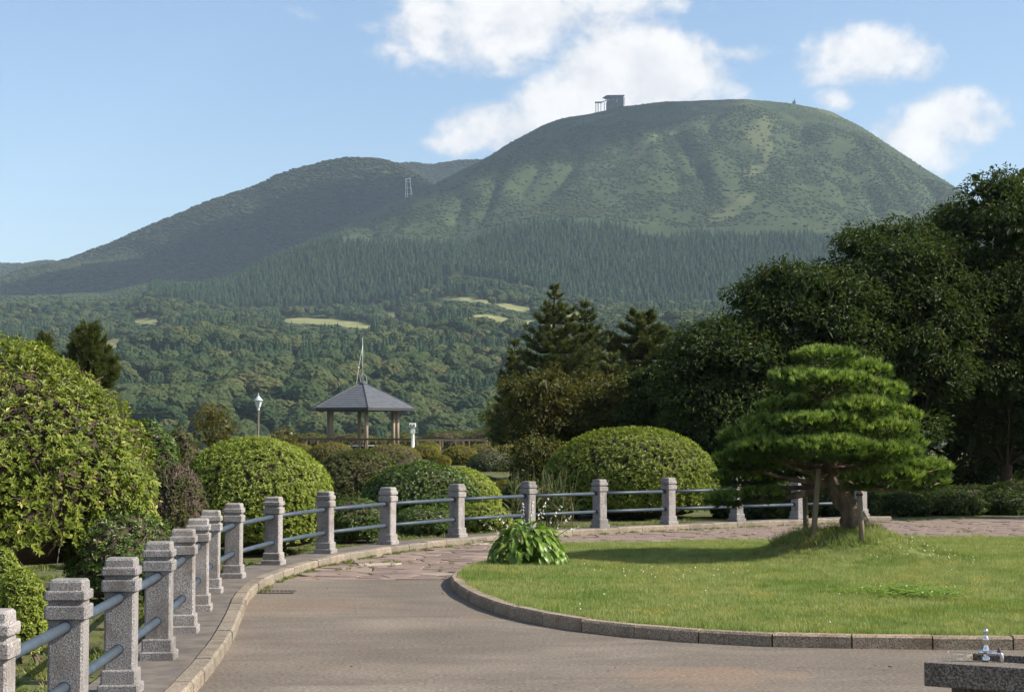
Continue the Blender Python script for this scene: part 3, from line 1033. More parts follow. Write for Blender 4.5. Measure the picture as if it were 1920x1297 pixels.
scatter('shoulder_forest', 'low dark forest on the long left shoulder of the mountain', 'wood', shoulder_p, P[keep] - [0, 0, .5], RNG.integers(0, 6, n), RNG.uniform(0, 6.28, n), np.stack([scl, scl, scl * .9], 1))

# ------------------------------------------------------------------ paths, kerbs, lawn


def strip_rows(y0, y1, dy, xl, xr, zf, mat, name, nxn=24):
    ysr = np.linspace(y0, y1, int((y1 - y0) / dy) + 2)
    Vv = []
    for y in ysr:
        a, b_ = xl(y), xr(y)
        xx = a + (b_ - a) * np.linspace(0, 1, nxn) ** 1.3
        Vv.append(np.stack([xx, np.full(nxn, y), np.full(nxn, zf)], 1))
    i_ = (np.arange(len(ysr) - 1)[:, None] * nxn + np.arange(nxn - 1)[None]).ravel()
    return obj(name, build_mesh(name, np.concatenate(Vv), [np.stack([i_, i_ + 1, i_ + nxn + 1, i_ + nxn], 1)], mat))


PAVE_Y = 21.9
path = strip_rows(-14, PAVE_Y, .5, lambda y: float(fence_x(max(y, 1.0), .30)), lambda y: 22.0, 0.0, MAT['asphalt'], 'asphalt_path')
tag(path, 'worn brownish asphalt path curving between fence and lawn', 'path', kind='structure')
paving = strip_rows(PAVE_Y, 41.5, .35, lambda y: float(fence_x(y, .30)), lambda y: 22.0, -0.012, MAT['joint'], 'stone_paving')
tag(paving, 'irregular brown flagstone paving beyond the asphalt', 'paving', kind='structure')

LO = catmull([(-.38, 23.6), (-.62, 22.4), (-.71, 21.1), (-.51, 19.35), (-.10, 17.6), (.43, 16.4), (1.1, 15.6), (1.94, 15.05), (2.72, 14.85), (4.16, 14.74), (6, 14.9), (8, 15.6), (10, 17), (11.2, 19), (11.5, 22), (11, 26), (10, 29.5), (8, 30.3), (6, 29.8), (3.78, 29.2), (2.7, 28.7), (.98, 27.7), (.1, 25.9)], 10, True)
NK = 16 * 10                      # the part of the outline that carries a kerb
MC = np.array([4.50, 24.25])       # mound under the garden pine


def lawn_z(x, y):
    r = np.hypot((x - MC[0]) / 1.12, (y - MC[1]))
    z = .40 * np.exp(-(r / .95) ** 2.4) + .10 + .05 * (fbm(x / 1.7, y / 1.7, 0, 3, 91) - .5)
    return z - .07 * sst(y, 26.5, 29.5)


lc = np.array([4.6, 22.0])
T_ = unit(np.roll(LO, -1, 0) - np.roll(LO, 1, 0))
INW = np.stack([-T_[:, 1], T_[:, 0]], 1)
LI = LO + INW * .13
rings = np.linspace(0, 1, 60)[1:]
Vv = [np.array([[lc[0], lc[1], float(lawn_z(lc[0], lc[1]))]])]
for t in rings:
    q = lc + (LI - lc) * t
    Vv.append(np.column_stack([q, lawn_z(q[:, 0], q[:, 1])]))
nl = len(LO)
tri = [[0, 1 + j, 1 + (j + 1) % nl] for j in range(nl)]
quad = []
for k in range(len(rings) - 1):
    for j in range(nl):
        a, b_ = 1 + k * nl + j, 1 + k * nl + (j + 1) % nl
        quad.append([a, a + nl, b_ + nl, b_])
# skirt down into the ground
base = 1 + (len(rings) - 1) * nl
Vs_ = np.concatenate(Vv)
sk = Vs_[base:base + nl].copy(); sk[:, 2] = -.15
Vs_ = np.concatenate([Vs_, sk])
for j in range(nl):
    quad.append([base + j, len(Vs_) - nl + j, len(Vs_) - nl + (j + 1) % nl, base + (j + 1) % nl])
lawn = obj('lawn', build_mesh('lawn', Vs_, [tri, quad], MAT['lawn'], smooth=True))
tag(lawn, 'mown lawn with a low mound under the garden pine', 'lawn', kind='structure')


def stone_piece(a, b_, ta, tb, w0, w1, z0, z1, gap, mat, parent, name='kerb_stone', ch=.018):
    """one kerb stone between two stations of a line; w0..w1 across, z0..z1 high, top edges chamfered"""
    a = np.asarray(a); b_ = np.asarray(b_)
    u = unit(b_ - a)
    a = a + u * gap / 2; b_ = b_ - u * gap / 2
    jz = random.uniform(-.004, .006); jw = random.uniform(-.004, .004)
    Vv = []
    for p, t in ((a, ta), (b_, tb)):
        r = np.array([t[1], -t[0]])
        for (w, z) in ((w0, z0), (w1, z0), (w1 + jw, z1 - ch + jz), (w1 - ch + jw, z1 + jz), (w0 + ch, z1 + jz), (w0, z1 - ch + jz)):
            Vv.append([p[0] + r[0] * w, p[1] + r[1] * w, z])
    Fq = [[k, (k + 1) % 6, 6 + (k + 1) % 6, 6 + k] for k in range(6)]
    return obj(name, build_mesh(name, Vv, [Fq, [[5, 4, 3, 2, 1, 0], [6, 7, 8, 9, 10, 11]]], mat), parent)


kerb = thing('lawn_kerb', None, None)
tag(kerb, 'low brown kerb of rough stones edging the lawn', 'kerb', kind='structure')
KL = resample(LO[:NK], .64)
KT = unit(np.gradient(KL, axis=0))
for k in range(len(KL) - 1):
    stone_piece(KL[k], KL[k + 1], KT[k], KT[k + 1], -.14, .0, -.10, .108, .012, MAT['kerb_brown'], kerb)

# strip that carries the fence, with a pale kerb on the path side
FE = FC[FC[:, 0] < FP[-1][0] + .45]
FS = resample(FE, .5)
FT = unit(np.gradient(FS, axis=0))
FR = np.stack([FT[:, 1], -FT[:, 0]], 1)
prof = [(-.27, -.35), (-.27, .085), (.262, .092), (.262, -.35)]
Vv = np.stack([np.column_stack([FS + FR * w, np.full(len(FS), z)]) for w, z in prof], 1).reshape(-1, 3)
Fq = []
for k in range(len(FS) - 1):
    for j in range(3):
        Fq.append([k * 4 + j, k * 4 + 4 + j, k * 4 + 5 + j, k * 4 + 1 + j])
strip = obj('fence_strip', build_mesh('fence_strip', Vv, [Fq], MAT['concrete']))
tag(strip, 'grey concrete strip under the fence posts', 'pavement', kind='structure')
fk = thing('fence_kerb', None, None)
tag(fk, 'pale granite kerb stones along the foot of the fence', 'kerb', kind='structure')
K2 = resample(FE, .62)
T2 = unit(np.gradient(K2, axis=0))
for k in range(len(K2) - 1):
    stone_piece(K2[k], K2[k + 1], T2[k], T2[k + 1], .264, .41, -.10, .10, .008, MAT['kerb'], fk)

# flagstones: irregular cells, each its own stone
sx, sy = .50, .38
cand = []
for r_, y in enumerate(np.arange(PAVE_Y - .6, 40.5, sy)):
    for x in np.arange(-5, 17, sx):
        cand.append((x + (r_ % 2) * .3 + random.uniform(-.24, .24), y + random.uniform(-.17, .17)))
cand = np.array(cand)


def inside_poly(P, poly):
    x, y = P[:, 0], P[:, 1]
    c_ = np.zeros(len(P), bool)
    q = np.roll(poly, -1, 0)
    for (x0, y0), (x1, y1) in zip(poly, q):
        c_ ^= ((y0 > y) != (y1 > y)) & (x < (x1 - x0) * (y - y0) / (y1 - y0 + 1e-12) + x0)
    return c_


ok = (cand[:, 0] > fence_x(cand[:, 1], .40)) & (cand[:, 1] > PAVE_Y - .1) & (cand[:, 0] < 16)
ok &= ~inside_poly(cand, LO * .97 + lc * .03)
nstone = 0
spare = MB()
for k in sorted(np.where(ok)[0], key=lambda q_: cand[q_][1] + .25 * max(0, cand[q_][0] - 5)):
    p = cand[k]
    poly = [p + np.array(q) for q in ((-.6, -.6), (.6, -.6), (.6, .6), (-.6, .6))]
    dd = np.linalg.norm(cand - p, axis=1)
    for j in np.argsort(dd)[1:14]:
        nrm = unit(cand[j] - p); lim = dd[j] / 2 - .009
        out = []
        for a in range(len(poly)):
            A, B = poly[a], poly[(a + 1) % len(poly)]
            da, db = (A - p) @ nrm - lim, (B - p) @ nrm - lim
            if da <= 0:
                out.append(A)
            if da * db < 0:
                out.append(A + (B - A) * da / (da - db))
        poly = out
    poly = [np.array([q[0], max(q[1], PAVE_Y - .02)]) for q in poly]
    h = random.uniform(.001, .012)
    tl = (random.uniform(-.012, .012), random.uniform(-.012, .012))
    m_ = len(poly)
    cen = np.mean(poly, 0)
    Vv = [[q[0], q[1], -.03] for q in poly] + [[q[0], q[1], h - .006] for q in poly]
    Vv += [[cen[0] + (q[0] - cen[0]) * .95, cen[1] + (q[1] - cen[1]) * .95, h + tl[0] * (q[0] - cen[0]) + tl[1] * (q[1] - cen[1])] for q in poly]
    Fq = [[a, (a + 1) % m_, m_ + (a + 1) % m_, m_ + a] for a in range(m_)] + [[m_ + a, m_ + (a + 1) % m_, 2 * m_ + (a + 1) % m_, 2 * m_ + a] for a in range(m_)]
    if nstone < 300:
        obj('flagstone', build_mesh('flagstone', Vv, [Fq, [[2 * m_ + a for a in range(m_)]]], MAT['flag']), paving)
    else:
        spare.add(Vv, [Fq, [[2 * m_ + a for a in range(m_)]]])
    nstone += 1
if spare.n:
    tag(spare.build('far_flagstones', MAT['flag'], paving), kind='stuff')

# ------------------------------------------------------------------ fence
fence = thing('post_and_rail_fence', 'grey granite post fence with two blue-grey pipe rails curving along the path', 'fence', (FP[0][0], FP[0][1], .09))
f0 = np.array([FP[0][0], FP[0][1], .09])


def sq(w, z, c):
    h = w / 2
    return [[h, -h + c, z], [h, h - c, z], [h - c, h, z], [-h + c, h, z], [-h, h - c, z], [-h, -h + c, z], [-h + c, -h, z], [h - c, -h, z]]


def post_mesh():
    pr = [(.275, -.02, .012), (.275, .055, .012), (.262, .062, .012), (.236, .064, .012), (.236, .150, .012), (.226, .158, .012), (.200, .162, .014), (.200, .672, .014), (.212, .676, .012), (.238, .684, .012), (.240, .750, .012), (.232, .758, .012),
          (.200, .760, .012), (.200, .786, .012), (.232, .788, .012), (.238, .794, .012), (.238, .832, .012), (.230, .840, .012), (.204, .844, .012), (.200, .888, .012), (.180, .902, .016)]
    Vv = np.concatenate([sq(*p) for p in pr])
    Fq = []
    for k in range(len(pr) - 1):
        for j in range(8):
            Fq.append([k * 8 + j, k * 8 + (j + 1) % 8, k * 8 + 8 + (j + 1) % 8, k * 8 + 8 + j])
    return build_mesh('post', Vv, [Fq, [[(len(pr) - 1) * 8 + j for j in range(8)]]], MAT['granite'])


pm = post_mesh()
TP = []
for p in FP:
    k = np.argmin(np.linalg.norm(FS - p, axis=1))
    TP.append(FT[k])
for k, p in enumerate(FP):
    a = math.atan2(TP[k][1], TP[k][0])
    o = obj('post', pm, fence, (p[0] - f0[0], p[1] - f0[1], 0), (random.uniform(-.006, .006), random.uniform(-.006, .006), a), (.95, .95, .95))
for k in range(len(FP) - 1):
    for h in (.283, .606):
        A = np.array([FP[k][0], FP[k][1], .09 + h]) - f0; B = np.array([FP[k + 1][0], FP[k + 1][1], .09 + h]) - f0
        u = unit(B - A)
        mb = MB()
        mb.tube(np.linspace(A + u * .06, B - u * .06, 3), .0285, 12)
        rl = mb.build('rail', MAT['pipe'], fence, smooth=True)
        for q, s_ in ((A, 1), (B, -1)):
            c_ = MB()
            c_.tube([q + u * s_ * .09, q + u * s_ * .106], .035, 12)
            c_.build('collar', MAT['pipe'], rl)

# drain grate by the kerb
dg = thing('drain_grate', 'rusty iron drain grate set in the asphalt beside the kerb', 'drain', (-2.63, 20.15, .0), .0)
mb = MB()
for s_ in (-1, 1):
    mb.box((0, s_ * .15, .004), (.46, .03, .012)); mb.box((s_ * .215, 0, .004), (.03, .27, .011))
mb.build('frame', MAT['iron'], dg)
for k in range(9):
    MB().box((-.18 + k * .045, 0, .003), (.014, .27, .012)).build('bar', MAT['iron'], dg)

# ------------------------------------------------------------------ shrubs


def dome_surface(D_, r, lump, freq, seed):
    k = 1 + lump * (fbm(D_[:, 0] * freq + 9, D_[:, 1] * freq + 9, D_[:, 2] * freq + 9, 3, seed) - .5) * 2
    return D_ * np.asarray(r) * k[:, None]


def shrub(name, label, cat, c, r, mat, n, leaf, k=7, lump=.10, freq=2.2, zmin=-.35, core=.90, seed=1, group=None, stem=True, wfrac=.42, depth=.10, bare=0.0, twigs=0, flatup=.6):
    """clipped shrub: leaf rosettes over a lumpy dome, a twiggy heart and stems to the ground"""
    c = np.asarray(c, float); r = np.asarray(r, float)
    g0 = gzf(c[0], c[1])
    root = thing(name, label, cat, (c[0], c[1], g0), 0, group)
    cl = np.array([0, 0, c[2] - g0])
    Dd = rand_dirs(int(n * 1.9))
    Dd = Dd[Dd[:, 2] > zmin][:n]
    if bare:
        nb = fbm(Dd[:, 0] * 3.1 + 4, Dd[:, 1] * 3.1, Dd[:, 2] * 3.1, 3, seed + 50)
        Dd = Dd[nb > bare]
    n = len(Dd)
    inset = 1 - depth * RNG.random(n) ** 1.5
    P_ = cl + dome_surface(Dd, r, lump, freq, seed) * inset[:, None]
    P_[:, 2] = np.maximum(P_[:, 2], .03)
    Nn = unit(unit(Dd / r) + np.array([0, 0, flatup]))
    PP = np.repeat(P_, k, 0); NN = np.repeat(Nn, k, 0)
    tan = rand_dirs(n * k); tan = unit(tan - (tan * NN).sum(1)[:, None] * NN)
    A = tan * RNG.uniform(.6, 1.0, (n * k, 1)) + NN * RNG.uniform(.05, .9, (n * k, 1))
    base = np.clip(RNG.normal(.45, .2, n), 0, 1)
    rr = np.clip(np.repeat(base, k) + RNG.normal(0, .12, n * k), 0, 1)
    L = RNG.uniform(.75, 1.25, n * k) * leaf
    mb = MB()
    mb.leaves(PP + NN * RNG.uniform(-.4, .3, (n * k, 1)) * leaf, A, NN, L, L * wfrac, .18, .12, rr)
    fo = mb.build('foliage', mat, root)
    # heart of twigs
    S, Fc = ico(4)
    keep = S[:, 2] > zmin - .25
    Vc = dome_surface(S, r, lump, freq, seed) * core
    Vc *= (1 + .05 * (fbm(S[:, 0] * 9, S[:, 1] * 9, S[:, 2] * 9, 2, seed + 3) - .5))[:, None]
    Vc = Vc + cl
    Vc[:, 2] = np.maximum(Vc[:, 2], cl[2] + r[2] * (zmin - .12) * .95)
    Vc[:, 2] = np.maximum(Vc[:, 2], -.02)
    obj('twig_mass', build_mesh('twig_mass', Vc, [Fc], MAT['twig'], smooth=True), root)
    if twigs:
        mt = MB()
        Dt = rand_dirs(twigs * 2); Dt = Dt[Dt[:, 2] > zmin][:twigs]
        for q in Dt:
            a = cl + q * r * .86; b_ = cl + unit(q + rand_dirs(1)[0] * .25) * r * RNG.uniform(.98, 1.04)
            mid = (a + b_) / 2 + rand_dirs(1)[0] * .06
            mt.tube([a, mid, b_], [.008, .006, .003], 4)
        tag(mt.build('twigs', MAT['branch'], root), kind='stuff')
    if stem:
        zb = cl[2] + r[2] * (zmin - .05)
        for q in range(4):
            a = q * 1.7 + seed
            top = np.array([math.cos(a) * r[0] * .45, math.sin(a) * r[1] * .45, max(zb, .15)])
            b0 = np.array([math.cos(a) * .12, math.sin(a) * .12, -.08])
            ms = MB()
            ms.tube(catmull([b0, b0 * .4 + top * .6 + [.05, .03, -.06], top], 5), np.linspace(.045, .025, 11) * max(.5, min(1.3, r[0] / 1.5)), 7, rough=.2)
            ms.build('stem', MAT['branch'], root, smooth=True)
    return root


def px_shrub(name, label, cat, px, top, hw, d, mat, n, leaf, zc=.38, ry=None, base=None, **kw):
    p = at(px, top, d)
    g0 = gzf(p[0], d) if base is None else base
    h = p[2] - g0
    rx = hw * d / F
    return shrub(name, label, cat, (p[0], d, g0 + h * zc), (rx, ry or rx, h * (1 - zc)), mat, n, leaf, **kw)


AZ = 'azalea_shrub'
# the great azalea behind the near fence
p = at(-80, 930, 20.2)
big = shrub(AZ, 'largest azalea, tall leafy yellow-green dome behind the near granite posts', 'shrub', (p[0], 20.2, 1.08), (2.19, 2.1, 1.76), MAT['azalea'], 8600, .067, k=8, lump=.15, freq=3.0, zmin=-.30, core=.84, seed=3, depth=.22, twigs=700, stem=False)
br = MB()
for q, (sx_, sy_, tx, ty, tz) in enumerate(((.3, -.6, .9, -1.3, .95), (.1, -.5, .2, -1.5, .9), (-.1, -.5, 1.5, -.7, 1.0), (-.3, -.4, -.8, -1.4, .95), (.2, -.2, 1.7, .2, 1.0), (.0, -.3, .6, -1.6, .75), (-.2, 0, 1.2, -1.2, .8))):
    b_ = MB()
    b_.tube(catmull([(sx_, sy_, -.1), (sx_ * .6 + tx * .3, sy_ * .6 + ty * .35, .25 + .06 * q), (tx * .75, ty * .75, .62), (tx, ty, tz)], 5), np.linspace(.065, .02, 16), 7, rough=.25, seed=q)
    b_.build('stem', MAT['branch'], big, smooth=True)
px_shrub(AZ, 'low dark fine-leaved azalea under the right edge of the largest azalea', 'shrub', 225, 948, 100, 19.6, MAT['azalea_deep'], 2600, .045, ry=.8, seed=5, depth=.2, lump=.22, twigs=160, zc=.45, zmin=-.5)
px_shrub(AZ, 'leafy green azalea skirt between the largest azalea and the brown twiggy shrub', 'shrub', 268, 960, 52, 21.6, MAT['azalea'], 1500, .045, seed=6, lump=.15, zc=.45, zmin=-.5, depth=.15)
px_shrub(AZ, 'small round bright azalea ball on the soil near the first granite post', 'shrub', 40, 1066, 46, 14.6, MAT['azalea_bright'], 1300, .035, seed=7, zc=.5, zmin=-.7, lump=.12)
px_shrub(AZ, 'small bright azalea ball tucked under the branches of the largest azalea', 'shrub', 4, 1030, 42, 16.0, MAT['azalea_bright'], 1200, .035, seed=8, zc=.5, zmin=-.7, lump=.12)
px_shrub('shrub', 'brown twiggy shrub with sparse leaves beside the pale azalea mound', 'shrub', 332, 868, 58, 25.0, MAT['azalea_brown'], 2000, .04, seed=9, lump=.16, bare=.44, twigs=900, zc=.45, zmin=-.6, depth=.15)
px_shrub('shrub', 'tall dark green leafy shrub rising behind the brown twiggy shrub', 'shrub', 275, 782, 66, 29.0, MAT['azalea_deep'], 2600, .05, seed=10, lump=.2, zc=.5, zmin=-.7)
px_shrub('shrub', 'loose green and reddish shrub between dark leafy shrub and ochre bush', 'shrub', 335, 800, 46, 31.0, MAT['azalea_brown'], 1500, .05, seed=12, lump=.3, zc=.5, zmin=-.7, depth=.3)
px_shrub(AZ, 'pale yellow-green azalea mound clipped smooth, behind the fence bend', 'shrub', 478, 820, 148, 28.2, MAT['azalea_bright'], 8200, .05, seed=13, lump=.05, zc=.42, zmin=-.5, depth=.09, twigs=60)
px_shrub(AZ, 'dark olive azalea mound in front of the pavilion', 'shrub', 668, 842, 98, 38.0, MAT['azalea_brown'], 5000, .055, seed=14, lump=.14, zc=.45, zmin=-.6, twigs=200, depth=.14)
px_shrub(AZ, 'dark green azalea mound touching the bright low mound', 'shrub', 790, 868, 108, 36.0, MAT['azalea_deep'], 5200, .055, seed=15, lump=.12, zc=.45, zmin=-.6, twigs=120, depth=.14)
px_shrub(AZ, 'brown-topped azalea between the two dark mounds', 'shrub', 752, 850, 62, 40.5, MAT['azalea_brown'], 1700, .05, seed=16, lump=.2, bare=.40, zc=.45, zmin=-.6, twigs=300)
px_shrub(AZ, 'bright low azalea mound sloping down to the tall reeds', 'shrub', 850, 876, 88, 38.6, MAT['azalea_bright'], 4200, .055, seed=17, lump=.06, zc=.42, zmin=-.6)
px_shrub(AZ, 'low leafy azalea hugging the fence strip below the olive mound', 'shrub', 668, 934, 66, 31.2, MAT['azalea_deep'], 1900, .04, seed=18, lump=.15, zc=.45, zmin=-.6)
px_shrub(AZ, 'low bright azalea at the fence foot below the bright low mound', 'shrub', 905, 945, 52, 34.6, MAT['azalea_bright'], 1000, .05, seed=19, lump=.25, zc=.45, zmin=-.6)
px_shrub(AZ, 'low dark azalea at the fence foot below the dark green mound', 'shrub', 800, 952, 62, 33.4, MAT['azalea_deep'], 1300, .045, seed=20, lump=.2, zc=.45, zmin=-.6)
px_shrub(AZ, 'wide green azalea dome with yellowish crest before the dark trees', 'shrub', 1182, 800, 165, 40.5, MAT['azalea'], 9500, .065, seed=21, lump=.06, zc=.40, zmin=-.5, depth=.10)

# clipped balls on the terrace
TG = 'clipped shrubs on the terrace'
TOP = [(562, 832, 27, 92, 'topiary', 'small clipped olive ball at the left end of the terrace'),
       (622, 829, 46, 88, 'topiary', 'long low clipped cushion before the pavilion columns'),
       (735, 832, 60, 84, 'topiary', 'widest clipped olive cushion before the pavilion'),
       (797, 834, 30, 90, 'topiary', 'clipped ball just below the white viewing telescope'),
       (805, 828, 20, 98, 'topiary', 'small clipped ball behind the ball below the telescope'),
       (825, 853, 20, 78, 'topiary', 'small brown clipped ball in front of the telescope'),
       (862, 836, 34, 82, 'topiary', 'tall clipped olive drum on the terrace slope'),
       (905, 832, 44, 92, 'topiary', 'flat-topped clipped shrub behind the grey-green ball'),
       (948, 832, 24, 96, 'topiary', 'rounded clipped shrub at the corner of the timber railing'),
       (922, 846, 46, 74, 'topiary_grey', 'grey-green loose ball in front of the flat-topped shrub'),
       (905, 893, 42, 60, 'topiary_grey', 'low grey-green ground shrub before the grey-green ball'),
       (958, 900, 48, 54, 'topiary', 'low olive shrub spreading towards the reeds')]
for q, (px, top, hw, d, mt, lab) in enumerate(TOP):
    pt = at(px, top, d)
    px_shrub('clipped_shrub', lab, 'shrub', px, top, hw, d, MAT[mt], 1700, .07, zc=.5, zmin=-.85, lump=.05, seed=30 + q, group=TG, stem=False, k=6, depth=.06, ry=hw * d / F * .9, base=min(gzf(pt[0], d), pt[2] - hw * d / F * 1.15), core=.94)
HEDGES = [(655, 813, 75, 128, 'yellowgreen', 'low yellow-green hedge seen between the pavilion columns'), (757, 812, 30, 129, 'yellowgreen', 'short leafy hedge behind the telescope'),
          (835, 808, 45, 134, 'yellowgreen', 'rounded yellow-green hedge beyond the timber railing'), (585, 812, 40, 130, 'yellowgreen', 'thin hedge at the left of the pavilion'),
          (915, 805, 50, 128, 'yellowgreen', 'leafy hedge beyond the railing corner')]
for q, (px, top, hw, d, mt, lab) in enumerate(HEDGES):
    px_shrub('hedge', lab, 'hedge', px, top, hw, d, MAT[mt], 900, .12, zc=.5, zmin=-.8, lump=.15, seed=50 + q, stem=False, k=5, ry=1.2, core=.88, depth=.2)

# ------------------------------------------------------------------ trees


def leafy_tree(name, label, base, clumps, mat, per, leaf, trunk_r, wfrac=.42, inner=.5, group=None, droop=.3, seed=1, k=1, cat='tree', bark='twig'):
    """trunk, limbs to every clump, leaves through each clump's volume"""
    base = np.asarray(base, float)
    root = thing(name, label, cat, base, 0, group)
    clumps = [(np.asarray(c, float) - base, np.asarray(r, float)) for c, r in clumps]
    zt = max(c[2] for c, r in clumps)
    cen = np.mean([c for c, r in clumps], 0)
    tp = catmull([(0, 0, -.15), (cen[0] * .15 + .1, cen[1] * .1, zt * .3), (cen[0] * .5, cen[1] * .5, zt * .6), (cen[0] * .9, cen[1] * .9, zt * .92)], 6)
    mt = MB()
    mt.tube(tp, np.linspace(trunk_r, trunk_r * .25, len(tp)), 9, rough=.15, seed=seed)
    mt.build('trunk', MAT[bark], root, smooth=True)
    ml = MB()
    mf = MB()
    for q, (c, r) in enumerate(clumps):
        h = max(.15, min(.85, c[2] / zt - .25))
        j = int(h * (len(tp) - 1))
        a = tp[j]
        mid = a * .45 + c * .55 + np.array([0, 0, -.12 * np.linalg.norm(c - a) + .1])
        ml.tube(catmull([a, mid, c], 4), np.linspace(trunk_r * .32, trunk_r * .07, 9), 5)
        n = int(per * (r[0] * r[1] * r[2]) ** (2 / 3) / .6)
        d = rand_dirs(n); d[:, 2] = np.where(d[:, 2] < -.3, -d[:, 2] * .6, d[:, 2]); d = unit(d)
        rad = RNG.random(n) ** .33
        lum = 1 + .28 * (fbm(d[:, 0] * 2.5 + q, d[:, 1] * 2.5, d[:, 2] * 2.5, 2, seed + q) - .5) * 2
        P_ = c + d * r * (rad * lum)[:, None]
        A = unit(d * np.array([1, 1, .4]) + rand_dirs(n) * .8 + np.array([0, 0, -droop]))
        rr = np.clip(RNG.normal(.42, .24, n), 0, 1)
        L = RNG.uniform(.7, 1.25, n) * leaf
        mf.leaves(P_, A, np.broadcast_to([0, 0, 1.0], (n, 3)) + rand_dirs(n) * .5 + d * .5, L, L * wfrac, .15, .22, rr)
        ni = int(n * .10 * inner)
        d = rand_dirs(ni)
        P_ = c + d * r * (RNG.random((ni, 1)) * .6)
        mf.leaves(P_, rand_dirs(ni), rand_dirs(ni), leaf * 2.6, leaf * 2.0, .1, .1, np.full(ni, .12))  # large inner leaves in a dark tone paint the shade inside the crown
    ml.build('limbs', MAT[bark], root, smooth=True)
    mf.build('crown', mat, root)
    return root


def crown_clumps(px, py, hw, hh, d, n, cr, seed, depth=None, flat=.75, low=-1.0, sil=True):
    """clumps through an ellipsoidal crown centred px, py with half sizes hw, hh (columns, rows) at depth d"""
    rg = np.random.default_rng(seed)
    c = at(px, py, d)
    rx, rz = hw * d / F, hh * d / F
    ry = depth or rx
    out = []
    for q in range(n):
        z = 1 - 2 * (q + .5) / n
        a = q * 2.39996 + seed
        s = math.sqrt(max(0, 1 - z * z))
        rad = rg.uniform(.62, .88)
        if z < low:
            continue
        p_ = c + np.array([math.cos(a) * s * rx, math.sin(a) * s * ry, z * rz]) * rad
        r = cr * rg.uniform(.75, 1.25)
        out.append((p_, np.array([r, r, r * flat])))
    for q in range(max(2, n // 7)):
        p_ = c + rg.uniform(-.4, .4, 3) * np.array([rx, ry, rz])
        out.append((p_, np.array([cr, cr, cr * flat]) * 1.2))
    return out


RT = [  # the dark large-leaved trees on the right
    (1880, 590, 200, 275, 55.0, 56, 'tallest large-leaved tree of the dark row, its top against the sky'),
    (1675, 640, 178, 232, 53.0, 54, 'broad large-leaved tree behind the garden pine, lit along its crest'),
    (1500, 705, 150, 228, 51.0, 48, 'large-leaved tree with a notched crest left of the broad one behind the pine'),
    (1355, 760, 118, 184, 50.0, 38, 'lowest large-leaved tree where the dark row meets the conifers'),
    (2085, 560, 180, 290, 59.0, 40, 'large-leaved tree at the right end of the dark row'),
    (2215, 570, 165, 290, 39.0, 40, 'large-leaved tree overhanging the shaded right end of the paved path'),
    (1780, 800, 170, 200, 60.0, 30, 'shaded large-leaved tree standing behind the row'),
    (1570, 800, 160, 180, 58.0, 26, 'shaded low tree behind the broad large-leaved tree')]
for q, (px, py, hw, hh, d, n, lab) in enumerate(RT):
    b_ = at(px, py, d)
    base = (b_[0], d, gzf(b_[0], d))
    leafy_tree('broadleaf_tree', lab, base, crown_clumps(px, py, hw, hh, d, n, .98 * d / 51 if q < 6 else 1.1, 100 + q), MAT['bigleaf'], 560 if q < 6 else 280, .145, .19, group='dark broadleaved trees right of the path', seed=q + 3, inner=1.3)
# undergrowth in their shade; far-right bushes added to stand in for deep shade
for q, (px, top, hw, d, lab) in enumerate(((1680, 925, 60, 45.5, 'dim green bush at the foot of the dark trees right of the pine'), (1800, 910, 80, 48.5, 'dark bush under the tallest large-leaved tree'), (1560, 890, 70, 46.5, 'dark bush behind the last fence posts'), (1920, 900, 80, 47.0, 'dark bush at the shaded end of the path'), (1430, 890, 70, 45.0, 'dark bush behind the fence left of the pine'), (1385, 925, 52, 40.5, 'low dark bush just behind the fence at the right flank of the wide azalea dome'), (1480, 918, 58, 39.8, 'low dark bush behind the fence under the left pads of the garden pine'), (1590, 915, 60, 40.2, 'low dark bush behind the last fence post'), (1690, 925, 55, 41.5, 'low dark bush right of the last fence post'), (1790, 925, 60, 42.0, 'low dark bush added for the deep shade under the tallest tree'), (1885, 920, 62, 42.5, 'low dark bush added to darken the right end of the paving'), (1975, 915, 62, 43.0, 'low dark bush added as shade furthest along the paving'), (1925, 835, 75, 66.0, 'tall dark bush added to darken the bright gap below the right end trees'), (1840, 850, 70, 65.0, 'tall dark bush added to darken the gap behind the trunk of the tallest tree'), (985, 905, 48, 45.0, 'dark low bush on the bank behind the reeds'), (1040, 925, 40, 40.0, 'dark bush between the reeds and the wide azalea dome'))):
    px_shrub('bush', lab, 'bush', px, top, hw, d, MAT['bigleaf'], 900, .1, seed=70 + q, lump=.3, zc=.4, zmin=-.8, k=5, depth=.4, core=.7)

# mid-distance mixed trees
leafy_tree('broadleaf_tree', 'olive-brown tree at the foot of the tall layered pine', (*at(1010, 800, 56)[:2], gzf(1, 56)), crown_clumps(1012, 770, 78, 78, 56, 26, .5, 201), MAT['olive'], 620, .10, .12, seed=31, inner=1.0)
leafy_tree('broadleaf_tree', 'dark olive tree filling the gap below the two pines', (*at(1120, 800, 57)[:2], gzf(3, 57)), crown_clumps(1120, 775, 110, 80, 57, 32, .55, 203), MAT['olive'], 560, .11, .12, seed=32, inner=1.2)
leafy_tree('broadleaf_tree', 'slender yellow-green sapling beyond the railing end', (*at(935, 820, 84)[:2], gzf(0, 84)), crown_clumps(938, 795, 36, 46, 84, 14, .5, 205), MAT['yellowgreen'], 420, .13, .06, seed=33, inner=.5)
leafy_tree('broadleaf_tree', 'small dark tree by the shaded bank beside the reeds', (*at(1010, 880, 46)[:2], gzf(1, 46)), crown_clumps(1010, 868, 62, 48, 46, 18, .42, 207), MAT['olive'], 520, .09, .06, seed=34, inner=1.2)
